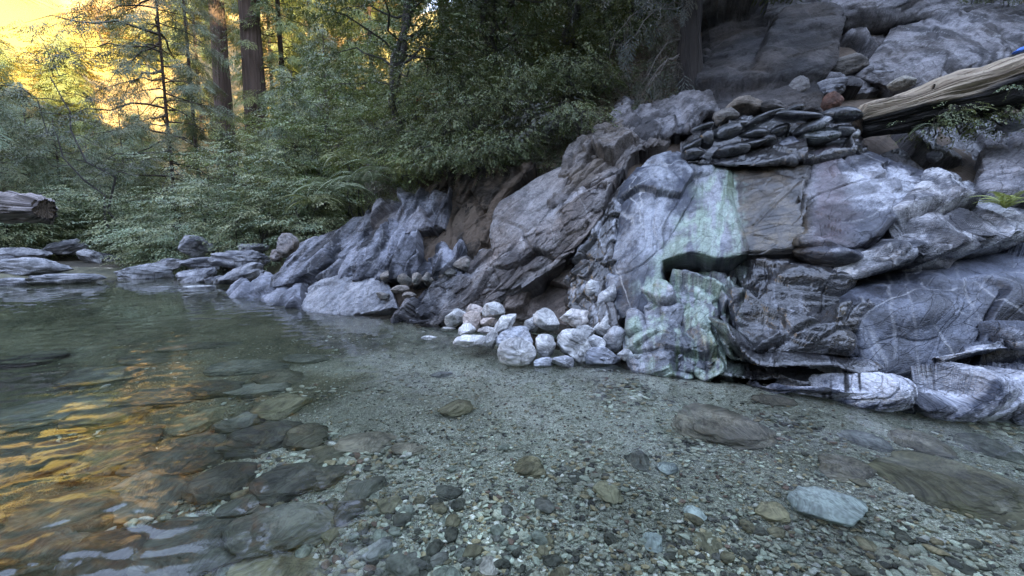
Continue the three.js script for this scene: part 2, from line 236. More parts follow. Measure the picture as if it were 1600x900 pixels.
// ---------- ground, stream bed, water ----------
const setting = (o) => { o.userData.kind = 'structure'; return o; };
const soil = new THREE.MeshStandardMaterial({ vertexColors: true, roughness: 0.95, bumpMap: grain, bumpScale: 0.02 });
const bedMat = new THREE.MeshStandardMaterial({ vertexColors: true, roughness: 0.9, map: gritMap, bumpMap: gritBump, bumpScale: 0.012, color: new THREE.Color().setRGB(1.95, 1.95, 1.8) });
function discNet(angles, radii, fn, scale = 1) {
  const pos = [], col = [], uv = [], idx = [], n = angles.length;
  for (const r of radii) for (const a of angles) { const x = r * Math.sin(a), z = -r * Math.cos(a), [y, c] = fn(x, z, r, a); pos.push(x, y, z); if (c) col.push(...c); uv.push(x * scale, z * scale); }
  for (let j = 0; j < radii.length - 1; j++) for (let i = 0; i < n - 1; i++) { const a = j * n + i, b = a + n; idx.push(a, a + 1, b + 1, a, b + 1, b); }
  return geom(pos, idx, col.length ? col : null, uv);
}
const fan = (fine, coarse) => { const a = []; for (let i = 0; i <= fine; i++) a.push(lerp(-1.13, 1.13, i / fine)); for (let i = 1; i <= coarse; i++) a.push(lerp(1.13, 2 * Math.PI - 1.13, i / coarse)); return a; };
const rings = (r0, r1, n) => Array.from({ length: n + 1 }, (_, i) => r0 * Math.pow(r1 / r0, i / n));
const A = fan(360, 90);
function bedTone(x, z) {
  const n = fbm(x * 1.1, 2, z * 1.1, 4), f = facet(x * 26, 0.5, z * 26, 9)[0];
  return mix3(mix3([0.23, 0.235, 0.195], [0.46, 0.47, 0.41], clamp(0.5 + 1.3 * n + 0.35 * f)), mix3([0.045, 0.045, 0.03], [0.14, 0.13, 0.085], clamp(0.5 + 1.5 * n + 0.4 * f)), 0.95 * sstep(-0.1, 0.25, 0.5 * fbm(x * 0.9 + 3, 6, z * 0.9, 3) + 0.45 * sstep(-0.2, -2.6, x + 0.12 * z + 0.6) - 0.12));
}
setting(put('stream_bed', discNet(A, rings(0.3, 20, 260), (x, z) => [land(x, z) - 0.01 + 0.025 * fbm(x * 6, 0, z * 6, 3), bedTone(x, z)], 1 / 0.9), bedMat));
function hillTone(x, z, y) {
  const n = fbm(x * 0.09, 3, z * 0.09, 5), m = fbm(x * 0.5, 1, z * 0.5, 4), c = mix3([0.42, 0.31, 0.15], [0.22, 0.16, 0.08], clamp(0.5 + 2.5 * m));
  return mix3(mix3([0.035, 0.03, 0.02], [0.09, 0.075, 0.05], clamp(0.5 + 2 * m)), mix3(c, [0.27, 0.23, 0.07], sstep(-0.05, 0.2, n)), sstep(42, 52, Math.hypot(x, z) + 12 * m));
}
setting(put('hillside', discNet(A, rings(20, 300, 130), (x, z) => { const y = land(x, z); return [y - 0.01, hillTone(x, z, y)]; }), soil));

function ripple(x, z) {
  const k = 0.28 + 0.72 * sstep(1.5, -2.5, x + 0.25 * z) , d = 0.22 * fbm(x * 0.9, 4, z * 0.9, 2);
  const a = noise(x * 2.3 + d, 1, z * 5.6 + x * 1.2), b = noise(x * 5.9 + 7, 2, z * 12 + d * 8 + x * 2.1), c = noise(x * 13 - z * 4, 3, z * 23 + x * 3), e = 1 - Math.abs(noise(x * 3.6 - z, 9, z * 8.4 + d * 5)) * 2;
  return k * (0.0040 * a + 0.0030 * b + 0.0013 * c + 0.0013 * e * e) * (0.75 + 0.9 * fbm(x * 0.35, 8, z * 0.35, 2));
}
const waterMat = new THREE.MeshPhysicalMaterial({ color: 0xffffff, roughness: 0.0, transmission: 1, thickness: 0.5, ior: 1.333, attenuationColor: new THREE.Color().setRGB(0.68, 0.82, 0.72), attenuationDistance: 1.9 });
setting(put('water', discNet(fan(540, 50), [0.05, ...rings(0.9, 45, 500)], (x, z, r) => [r < 0.5 || r > 44 ? 0 : ripple(x, z)]), waterMat));
const poolEdge = [onBank(770, 494, 0.1), onBank(795, 484, 0.05), onBank(850, 480, -0.25), onBank(915, 484, -0.15), onBank(935, 500, 0.1), onBank(900, 506, 0.75), onBank(850, 512, 0.8), onBank(800, 508, 0.7)].map(p => [p.x, p.z]);
{ const s = new THREE.Shape(poolEdge.map(([x, z]) => new THREE.Vector2(x, -z))), g = new THREE.ShapeGeometry(s).rotateX(-Math.PI / 2).translate(0, 0.185, 0); setting(put('spring_pool_water', g, waterMat)); }

// ---------- the near bank: soil, then the bedrock faces ----------
const ctint = (c, t, k) => mix3(c, t, clamp(k));
const spot = (x, y, cx, cy, rx, ry) => Math.exp(-(((x - cx) / rx) ** 2 + ((y - cy) / ry) ** 2));
{
  const N = 230, M = 150, pos = [], col = [], uv = [], idx = [];
  for (let j = 0; j <= M; j++) for (let i = 0; i <= N; i++) {
    const x = lerp(400, 1780, i / N), y = lerp(690, spline([[440], [400], [320], [190], [90], [0], [-120], [-120], [-120], [-120], [-120]], (x - 400) / 1380)[0], j / M), p = onBank(x, y, -0.42 - 0.9 * sstep(560, 400, x) + 0.3 * fbm(x * 0.02, y * 0.02, 4, 4));
    if (p.y < -0.5) p.y = -0.5;
    pos.push(p.x, p.y, p.z); uv.push(p.x * 0.8 + p.y * 0.5, p.z + p.y * 0.5);
    const n = fbm(p.x * 3, p.y * 3, p.z * 3, 4); col.push(...mix3(mix3([0.075, 0.055, 0.04], [0.15, 0.115, 0.085], clamp(0.5 + 1.6 * n)), [0.05, 0.04, 0.03], sstep(0.1, 0.35, fbm(p.x * 9, p.y * 9, p.z * 9, 3))));
  }
  for (let j = 0; j < M; j++) for (let i = 0; i < N; i++) { const a = j * (N + 1) + i, b = a + N + 1; idx.push(a, a + 1, b + 1, a, b + 1, b); }
  setting(put('bank_slope', geom(pos, idx, col, uv), soil));
}
const LEDGE = basis([-0.08, 0.95, 0.28]), FLAT = basis([-0.25, 0.92, 0.3]), DIAG = basis([-0.62, 0.7, 0.35]), STEEP = basis([-0.82, 0.5, 0.28]);
const main = group('rock_cliff', 'large wet blue grey bedrock cliff streaked with pale green mineral crust', 'cliff');
const R = ROCK;
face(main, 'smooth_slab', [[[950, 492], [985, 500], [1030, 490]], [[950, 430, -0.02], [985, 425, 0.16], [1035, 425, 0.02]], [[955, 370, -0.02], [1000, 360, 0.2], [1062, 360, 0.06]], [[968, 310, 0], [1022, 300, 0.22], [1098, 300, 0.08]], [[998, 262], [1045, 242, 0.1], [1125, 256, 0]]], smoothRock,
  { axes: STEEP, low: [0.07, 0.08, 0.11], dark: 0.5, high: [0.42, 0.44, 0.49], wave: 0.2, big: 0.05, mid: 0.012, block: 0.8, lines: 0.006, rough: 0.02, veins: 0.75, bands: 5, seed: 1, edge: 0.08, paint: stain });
// stains that run across the slabs: pale green crust below the spring, brown film, black wet rock, drips
function stain(c, q, x, y) {
  const n = fbm(q.x * 4, q.y * 2.5, q.z * 4, 4), m = fbm(q.x * 11, q.y * 7, q.z * 11, 3), st = fbm(x * 0.085, y * 0.011, 2, 3), wob = 46 * n + 16 * m, t = clamp((y - 255) / 335);
  const cx = lerp(1120, 1072, t) + 18 * Math.sin(t * 7), hw = lerp(14, 72, sstep(0, 0.42, t)) + 8 * Math.sin(t * 11);
  const brown = sstep(1125, 1150, x + 0.3 * wob) * sstep(1285, 1250, x + 0.6 * wob) * sstep(408, 396, y + 0.2 * wob);
  c = ctint(c, mix3([0.02, 0.014, 0.007], [0.125, 0.095, 0.06], clamp(0.42 + 2.2 * n + 0.8 * m)), 0.95 * brown); c = ctint(c, [0.19, 0.14, 0.06], brown * 0.6 * sstep(-0.1, 0.3, n + 0.5 * m) * sstep(300, 390, y + 0.6 * wob));
  const mauve = sstep(1262, 1285, x + 0.4 * wob) * sstep(1345, 1305, x + wob - 0.12 * (y - 300)) * sstep(392, 375, y);
  c = ctint(c, mix3([0.07, 0.052, 0.055], [0.23, 0.19, 0.205], clamp(0.5 + 2.4 * fbm(q.x * 3, q.y * 7, q.z * 3, 4))), mauve * 0.85);
  const wet = sstep(1120, 1160, x + wob) * sstep(1350, 1325, x + 0.6 * wob) * sstep(388, 402, y + 0.2 * wob);
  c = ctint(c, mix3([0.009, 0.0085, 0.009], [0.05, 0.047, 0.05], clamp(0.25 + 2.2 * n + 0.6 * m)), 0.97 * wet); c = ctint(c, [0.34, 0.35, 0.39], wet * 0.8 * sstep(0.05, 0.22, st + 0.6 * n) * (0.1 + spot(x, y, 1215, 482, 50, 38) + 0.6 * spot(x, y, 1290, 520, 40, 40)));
  c = ctint(c, [0.06, 0.04, 0.02], wet * 0.6 * sstep(0.1, 0.3, fbm(q.x * 2 + 5, q.y * 5, q.z * 2, 3)));
  const g = sstep(hw + 24, hw - 22, Math.abs(x - cx + wob)) * sstep(1176, 1136, x + 0.6 * wob + 14 * m - 50 * sstep(420, 560, y)) * lerp(sstep(-0.3, 0.05, st + 0.6 * n), sstep(-0.13, 0.1, 0.6 * st + n), sstep(400, 440, y));
  c = ctint(c, ctint(R.mint, [0.55, 0.60, 0.55], 0.7 * sstep(0.08, 0.3, fbm(x * 0.13, y * 0.02, 8, 3) + 0.3 * m)), g);
  return ctint(c, R.moss, g * 1.1 * sstep(0.06, 0.24, st - 0.35 * n) * (0.35 + 0.65 * sstep(330, 280, y) + 0.5 * sstep(430, 520, y)));
}
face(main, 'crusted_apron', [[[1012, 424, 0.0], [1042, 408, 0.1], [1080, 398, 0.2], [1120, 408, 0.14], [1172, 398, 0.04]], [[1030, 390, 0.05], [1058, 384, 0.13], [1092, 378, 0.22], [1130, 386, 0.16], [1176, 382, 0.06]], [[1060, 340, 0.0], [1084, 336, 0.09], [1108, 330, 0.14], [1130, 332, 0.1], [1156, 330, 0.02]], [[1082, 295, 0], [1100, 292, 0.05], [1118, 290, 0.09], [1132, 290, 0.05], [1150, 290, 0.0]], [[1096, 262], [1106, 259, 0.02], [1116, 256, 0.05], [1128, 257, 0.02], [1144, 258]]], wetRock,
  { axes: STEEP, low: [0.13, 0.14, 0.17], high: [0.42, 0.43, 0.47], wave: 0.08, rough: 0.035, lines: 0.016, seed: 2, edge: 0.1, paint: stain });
face(main, 'brown_stained_slab', [[[1135, 398], [1200, 398, 0.02], [1268, 394]], [[1135, 350], [1200, 350, 0.05], [1262, 345, 0.05]], [[1130, 300], [1195, 300, 0.04], [1262, 292, 0.04]], [[1125, 258], [1195, 248, 0], [1275, 236, 0]]], wetRock,
  { axes: FLAT, low: [0.13, 0.14, 0.17], high: [0.42, 0.43, 0.47], wave: 0.05, big: 0.03, block: 0.9, mid: 0.012, rough: 0.02, seed: 3, bands: 4, paint: stain });
face(main, 'mauve_block', [[[1245, 392, -0.08], [1300, 412, 0], [1352, 400, 0], [1395, 362, -0.04]], [[1250, 372, 0.1], [1305, 385, 0.26], [1360, 372, 0.25], [1410, 336, 0.1]], [[1250, 320, 0.04], [1315, 315, 0.16], [1385, 305, 0.2], [1440, 296, 0.1]], [[1258, 275, 0], [1318, 268, 0.07], [1390, 270, 0.1], [1455, 280, 0.06]], [[1268, 240], [1322, 226], [1400, 252], [1468, 272]]], smoothRock,
  { axes: FLAT, low: [0.08, 0.085, 0.11], high: [0.56, 0.57, 0.63], wave: 0.1, big: 0.09, mid: 0.02, block: 0.75, seed: 4, veins: 0.5, bands: 4, dark: 0.6, paint: stain });
face(main, 'pale_upper_slab', [[[1295, 446, -0.2], [1400, 424, -0.16], [1500, 400, -0.16], [1650, 366, -0.14]], [[1310, 426, 0.06], [1408, 402, 0.2], [1510, 376, 0.22], [1650, 350, 0.18]], [[1385, 372, 0.02], [1450, 345, 0.1], [1535, 332, 0.12], [1650, 326, 0.1]], [[1425, 318, 0], [1480, 305, 0.04], [1545, 308, 0.05], [1650, 322, 0]], [[1448, 280], [1495, 284], [1555, 300], [1650, 316]]], dryRock,
  { axes: DIAG, low: [0.11, 0.12, 0.145], high: [0.70, 0.70, 0.73], dark: 0.6, wave: 0.06, big: 0.10, mid: 0.03, block: 0.8, step: 0.10, stepSize: 0.27, seed: 5, veins: 0.6, tint: R.warm, tintBy: 0.35 });
face(main, 'veined_face', [[[1352, 592, -0.02], [1440, 590, -0.02], [1540, 576, 0], [1660, 556, 0]], [[1330, 540, 0.0], [1430, 530, 0.05], [1530, 515, 0.06], [1660, 500, 0.05]], [[1315, 488, 0.02], [1420, 470, 0.12], [1525, 452, 0.14], [1660, 440, 0.12]], [[1308, 440, -0.2], [1408, 412, -0.22], [1510, 386, -0.22], [1660, 352, -0.2]]], smoothRock,
  { axes: DIAG, low: [0.022, 0.025, 0.036], high: [0.17, 0.185, 0.23], wave: 0.07, big: 0.08, mid: 0.012, block: 1.1, step: 0.05, stepSize: 0.5, lines: 0.006, rough: 0.018, seed: 6, veins: 0.45, bands: 3, dark: 0.6,
    paint: (c, q, x, y) => { const w = 22 * fbm(q.x * 2, q.y * 2, q.z * 2, 3); let k = 0; for (const [x0, y0, bx, by, wd] of [[1390, 430, 1392, 560, 4], [1415, 425, 1430, 570, 3], [1440, 440, 1555, 520, 3], [1500, 400, 1530, 500, 4], [1345, 470, 1370, 580, 4], [1560, 420, 1500, 520, 3]]) { const dx = bx - x0, dy = by - y0, t = clamp(((x + w - x0) * dx + (y - y0) * dy) / (dx * dx + dy * dy)), d = Math.hypot(x + w - x0 - dx * t + 3 * Math.sin(t * 5), y - y0 - dy * t); k = Math.max(k, sstep(wd * 1.0, wd * 0.25, d)); } return ctint(c, R.white, 0.34 * k * (0.6 + fbm(q.x * 14, q.y * 14, q.z * 14, 2))); } });
face(main, 'lower_ledges', [[[1125, 604, -0.18], [1215, 606, -0.22], [1345, 606, -0.2]], [[1130, 556, 0.08], [1225, 552, 0.2], [1350, 560, 0.1]], [[1140, 505, 0.06], [1235, 505, 0.12], [1345, 515, 0.05]], [[1145, 450, -0.05], [1235, 445, -0.02], [1335, 458, -0.05]], [[1140, 415, -0.24], [1225, 412, -0.26], [1322, 430, -0.28]]], soakedRock,
  { axes: LEDGE, low: [0.10, 0.11, 0.14], high: [0.42, 0.43, 0.47], wave: 0.1, step: 0.24, stepSize: 0.15, big: 0.07, mid: 0.04, block: 0.6, seed: 7, veins: 0.5, paint: stain });
face(main, 'crusted_lumps', [[[990, 588, 0.1], [1060, 592, 0.14], [1152, 598, 0.1]], [[978, 545, 0.06], [1060, 548, 0.2], [1150, 552, 0.15]], [[980, 500, 0.02], [1062, 495, 0.14], [1150, 495, 0.1]], [[990, 455, 0.0], [1068, 448, 0.08], [1152, 446, 0.02]], [[1008, 425, -0.06], [1075, 424, -0.2], [1155, 418, -0.22]]], wetRock,
  { axes: DIAG, low: [0.10, 0.11, 0.13], high: [0.42, 0.43, 0.47], wave: 0.14, step: 0.09, stepSize: 0.2, big: 0.13, mid: 0.045, block: 0.6, rough: 0.05, seed: 8, veins: 0.4, paint: stain });
face(main, 'foot_ledge', [[[1165, 612, 0.05], [1310, 634, 0.12], [1455, 650, 0.12], [1660, 662, 0.15]], [[1185, 600, 0.14], [1320, 608, 0.22], [1455, 612, 0.2], [1660, 612, 0.2]], [[1200, 590, 0.02], [1330, 586, 0.04], [1450, 584, 0.03], [1660, 570, 0.04]]], dryRock,
  { axes: DIAG, low: [0.06, 0.07, 0.10], high: [0.64, 0.65, 0.71], wave: 0.08, big: 0.11, mid: 0.03, block: 0.6, step: 0.07, stepSize: 0.22, seed: 9, veins: 0.95, dark: 0.7, paint: (c, q, x, y) => ctint(c, R.black, sstep(0.16, 0.3, fbm(x * 0.05, y * 0.012, 6, 3))) });
face(main, 'rounded_ledge', [[[1448, 588, -0.06], [1530, 586, -0.05], [1660, 564, -0.04]], [[1455, 562, 0.1], [1535, 548, 0.24], [1660, 525, 0.22]], [[1475, 532, 0.06], [1540, 510, 0.14], [1660, 485, 0.14]], [[1490, 512, -0.03], [1545, 495, -0.02], [1660, 468, 0]]], dryRock,
  { axes: DIAG, low: [0.10, 0.11, 0.14], high: [0.54, 0.55, 0.60], wave: 0.06, big: 0.09, mid: 0.025, block: 0.7, step: 0.05, stepSize: 0.25, seed: 10, veins: 0.8, dark: 0.7 });

const slope = group('rock_slope', 'sloping blue grey and tan layered bedrock behind the heap of white stones', 'rock slope');
face(slope, 'lower_slab', [[[618, 508, 0.05], [690, 508, 0.1], [745, 488, 0.15], [812, 452, 0.2], [880, 405, 0.2], [935, 352, 0.1]], [[640, 476, 0.12], [712, 462, 0.2], [772, 430, 0.3], [835, 398, 0.34], [895, 360, 0.3], [945, 320, 0.15]], [[665, 448, 0.05], [728, 430, 0.15], [775, 400, 0.2], [842, 370, 0.2], [900, 330, 0.18], [960, 285, 0.1]], [[690, 415, -0.05], [742, 396, 0], [778, 380, 0.05], [850, 350, 0.05], [905, 300, 0.05], [975, 262, 0]]], dryRock,
  { axes: DIAG, low: [0.05, 0.05, 0.058], high: [0.35, 0.345, 0.36], big: 0.1, mid: 0.05, block: 0.55, step: 0.07, stepSize: 0.17, seed: 11, tint: R.warm, tintBy: 0.6, veins: 0.3, dark: 0.4 });
face(slope, 'upper_slab', [[[765, 398, -0.02], [812, 404, 0.02], [862, 380, 0.0]], [[765, 352, 0.08], [815, 350, 0.16], [872, 335, 0.06]], [[778, 318, 0.1], [830, 302, 0.14], [885, 285, 0.06]], [[800, 300, 0], [845, 272, 0], [925, 240, 0]]], dryRock,
  { axes: DIAG, low: [0.15, 0.142, 0.145], high: [0.36, 0.345, 0.35], big: 0.06, mid: 0.025, block: 0.9, seed: 12, tint: R.warm, tintBy: 0.5, depth: 0.6 });
face(slope, 'ragged_crest', [[[850, 345, 0], [900, 312, 0.1], [975, 268, 0.02]], [[870, 285, 0.1], [930, 255, 0.14], [990, 240, 0.08]], [[880, 250, 0.05], [950, 218, 0.1], [1040, 222, 0.05]], [[900, 225, -0.1], [960, 190, -0.1], [1060, 190, -0.1]]], dryRock,
  { axes: DIAG, low: [0.13, 0.115, 0.11], high: [0.31, 0.29, 0.29], big: 0.14, mid: 0.06, block: 0.5, step: 0.05, seed: 13, tint: R.tan, tintBy: 0.5, depth: 0.6 });
face(slope, 'grotto_wall', [[[742, 505, 0.2], [820, 515, -0.1], [905, 512, -0.05]], [[770, 470, 0.1], [830, 470, -0.2], [905, 460, -0.15]], [[795, 440, 0.05], [850, 430, -0.15], [910, 410, -0.1]], [[815, 425, 0], [860, 400, 0], [918, 370, 0]]], dryRock,
  { axes: DIAG, low: [0.12, 0.095, 0.08], high: [0.29, 0.24, 0.21], big: 0.1, mid: 0.03, block: 0.6, seed: 14, depth: 0.4 });
face(slope, 'streaked_column', [[[885, 515, 0.05], [925, 520, 0.15], [968, 512, 0.1]], [[890, 450, 0], [925, 450, 0.08], [962, 440, 0]], [[900, 390, -0.05], [930, 385, 0.05], [958, 370, -0.05]], [[918, 345, -0.1], [945, 325, -0.05], [978, 285, -0.1]]], soakedRock,
  { axes: STEEP, low: [0.02, 0.02, 0.022], high: [0.10, 0.085, 0.075], big: 0.1, mid: 0.04, wave: 0.1, block: 0.4, seed: 15, paint: (c, q, x, y) => { const s = 0.8 * fbm(x * 0.11 + 2 * fbm(q.x * 3, q.y * 3, q.z * 3, 2), y * 0.02, 5, 4) + 0.5 * fbm(q.x * 7, q.y * 4, q.z * 7, 3); c = ctint(c, [0.46, 0.47, 0.51], 1.0 * sstep(0.08, 0.26, s)); return ctint(c, R.black, 0.8 * sstep(0.05, 0.3, -s)); } });
face(slope, 'dirt_bank', [[[640, 425, -0.15], [700, 420, -0.2], [778, 405, -0.15]], [[645, 370, -0.3], [705, 360, -0.4], [772, 350, -0.2]], [[650, 310, -0.15], [710, 300, -0.25], [790, 310, -0.1]], [[665, 265, 0.05], [730, 255, 0.05], [840, 260, 0.02]]], soil,
  { axes: STEEP, low: [0.022, 0.017, 0.012], high: [0.095, 0.07, 0.05], big: 0.09, mid: 0.035, block: 0.5, rough: 0.08, seed: 16 });

const points = group('rock_outcrop', 'dark slanting jagged bedrock outcrop at the water below the ferns', 'outcrop');
const jag = { low: [0.03, 0.033, 0.044], high: [0.37, 0.38, 0.44], big: 0.15, mid: 0.035, block: 0.8, step: 0.17, stepSize: 0.22, rough: 0.02, dark: 0.6, veins: 0.3, depth: 0.8 };
face(points, 'slanted_ridge', [[[425, 450, 0], [500, 440, 0.1], [575, 436, 0.1]], [[435, 425, 0.2], [508, 405, 0.3], [570, 395, 0.25]], [[450, 405, 0], [515, 365, 0.1], [572, 335, 0.05]]], dryRock, { ...jag, axes: DIAG, seed: 21 });
face(points, 'pointed_fin', [[[530, 440, 0.1], [590, 436, 0.2], [655, 432, 0.1]], [[545, 410, 0.2], [600, 390, 0.4], [652, 395, 0.2]], [[570, 378, 0], [612, 343, 0.2], [650, 342, 0]]], dryRock, { ...jag, axes: STEEP, seed: 22 });
face(points, 'low_point', [[[635, 436, 0.1], [685, 440, 0.15], [732, 434, 0.1]], [[645, 420, 0.15], [690, 412, 0.3], [728, 415, 0.1]], [[658, 405, 0], [692, 384, 0.1], [722, 398, 0]]], dryRock, { ...jag, axes: STEEP, seed: 23 });
face(points, 'upper_ribs', [[[548, 390, 0], [620, 372, 0.1], [690, 352, 0]], [[560, 350, 0.1], [630, 325, 0.2], [700, 312, 0.05]], [[572, 330, 0], [640, 300, 0.02], [705, 290, -0.1]]], dryRock, { ...jag, axes: STEEP, seed: 24, tint: R.warm, tintBy: 0.5 });
face(points, 'pale_apron', [[[460, 494, 0], [530, 498, 0.05], [622, 482, 0]], [[475, 465, 0.15], [535, 458, 0.3], [612, 455, 0.15]], [[495, 440, 0], [540, 430, 0.1], [600, 432, 0]]], dryRock, { axes: DIAG, low: [0.27, 0.28, 0.31], high: [0.46, 0.46, 0.49], big: 0.05, mid: 0.03, block: 0.6, lines: 0.02, seed: 25, depth: 0.6 });
face(points, 'water_edge_shelf', [[[350, 470, 0], [400, 484, 0.1], [468, 480, 0.1]], [[362, 455, 0.1], [408, 455, 0.3], [470, 458, 0.15]], [[380, 438, 0], [425, 428, 0.1], [480, 440, 0]]], dryRock, { ...jag, axes: DIAG, low: [0.2, 0.21, 0.25], big: 0.12, seed: 26 });

const upper = group('upper_cliff', 'broad shaded grey bedrock cliff rising above the log and the black stones', 'cliff');
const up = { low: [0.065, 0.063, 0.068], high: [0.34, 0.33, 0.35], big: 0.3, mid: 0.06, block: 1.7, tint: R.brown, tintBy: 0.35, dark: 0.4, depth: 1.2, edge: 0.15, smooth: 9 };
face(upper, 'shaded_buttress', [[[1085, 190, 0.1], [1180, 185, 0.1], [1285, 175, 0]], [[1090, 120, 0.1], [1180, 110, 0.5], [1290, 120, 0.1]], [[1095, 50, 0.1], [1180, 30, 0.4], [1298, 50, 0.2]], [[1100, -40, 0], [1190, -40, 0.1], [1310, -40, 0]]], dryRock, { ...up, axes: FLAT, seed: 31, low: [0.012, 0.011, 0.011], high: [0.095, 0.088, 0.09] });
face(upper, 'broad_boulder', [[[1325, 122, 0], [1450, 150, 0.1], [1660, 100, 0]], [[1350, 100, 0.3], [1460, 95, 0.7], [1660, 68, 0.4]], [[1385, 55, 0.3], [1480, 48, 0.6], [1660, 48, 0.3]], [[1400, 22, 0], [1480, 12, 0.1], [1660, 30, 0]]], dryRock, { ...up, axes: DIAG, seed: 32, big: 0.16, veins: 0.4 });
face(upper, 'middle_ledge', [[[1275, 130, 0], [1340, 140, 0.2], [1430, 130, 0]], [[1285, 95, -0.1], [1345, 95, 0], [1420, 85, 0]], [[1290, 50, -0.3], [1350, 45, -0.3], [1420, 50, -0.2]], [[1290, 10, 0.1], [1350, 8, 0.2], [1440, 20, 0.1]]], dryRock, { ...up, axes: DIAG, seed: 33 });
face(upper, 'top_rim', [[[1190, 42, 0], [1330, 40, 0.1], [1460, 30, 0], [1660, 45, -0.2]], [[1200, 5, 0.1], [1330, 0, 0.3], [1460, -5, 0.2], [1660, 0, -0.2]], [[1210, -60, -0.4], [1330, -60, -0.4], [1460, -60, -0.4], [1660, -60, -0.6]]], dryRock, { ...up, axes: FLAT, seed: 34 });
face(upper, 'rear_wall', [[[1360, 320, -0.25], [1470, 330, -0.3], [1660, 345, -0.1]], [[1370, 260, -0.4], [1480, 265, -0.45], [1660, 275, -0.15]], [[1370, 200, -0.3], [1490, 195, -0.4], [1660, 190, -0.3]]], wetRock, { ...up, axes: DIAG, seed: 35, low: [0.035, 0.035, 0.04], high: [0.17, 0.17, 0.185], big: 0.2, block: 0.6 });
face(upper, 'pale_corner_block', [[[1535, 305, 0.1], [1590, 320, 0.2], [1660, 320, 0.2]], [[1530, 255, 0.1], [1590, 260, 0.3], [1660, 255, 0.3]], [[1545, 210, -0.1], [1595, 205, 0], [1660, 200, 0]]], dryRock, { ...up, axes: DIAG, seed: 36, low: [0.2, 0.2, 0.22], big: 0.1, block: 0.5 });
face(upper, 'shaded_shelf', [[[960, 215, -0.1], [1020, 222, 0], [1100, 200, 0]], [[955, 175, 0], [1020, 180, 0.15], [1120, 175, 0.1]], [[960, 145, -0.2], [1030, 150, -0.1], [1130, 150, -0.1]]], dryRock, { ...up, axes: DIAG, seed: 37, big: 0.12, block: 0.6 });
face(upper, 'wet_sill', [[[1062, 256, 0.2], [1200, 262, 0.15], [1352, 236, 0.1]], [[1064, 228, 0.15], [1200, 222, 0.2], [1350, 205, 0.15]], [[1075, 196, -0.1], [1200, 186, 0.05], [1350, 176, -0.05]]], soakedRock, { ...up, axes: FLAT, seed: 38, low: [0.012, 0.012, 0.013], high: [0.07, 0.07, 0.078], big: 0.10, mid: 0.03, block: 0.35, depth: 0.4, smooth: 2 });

// ---------- loose stones ----------
function stone(name, label, cat, grp, px, py, w, h, t, o = {}) {     // w, h: photo pixels; t: metres ahead
  const k = t / F, g = stoneGeometry(o.seed ?? Math.round(px * 7 + py), [w * k / 2 * 1.04, h * k / 2 * (o.tall ?? 1.05), (o.deep ?? Math.min(w, h * 1.6)) * k / 2], o), m = put(name, g, o.mat ?? dryRock);
  m.position.copy(at(px, py, t)); if (o.mat === whiteRock) m.scale.setScalar(1.15); m.rotation.set(o.tip ?? 0, -Math.atan2((px - 800) / F, 1) * 0.8, -(o.turn ?? 0), 'YZX'); return tag(m, label, cat, grp);
}
const white = { mat: whiteRock, low: [0.33, 0.335, 0.34], high: [0.64, 0.64, 0.635], rough: 0.045, pit: 0.05, tint: [0.50, 0.46, 0.42], tintBy: 0.25, bands: 14, cuts: 15, near: 0.52, wear: 26, detail: 18 };
const pink = { ...white, tint: [0.55, 0.42, 0.35], tintBy: 0.8 };
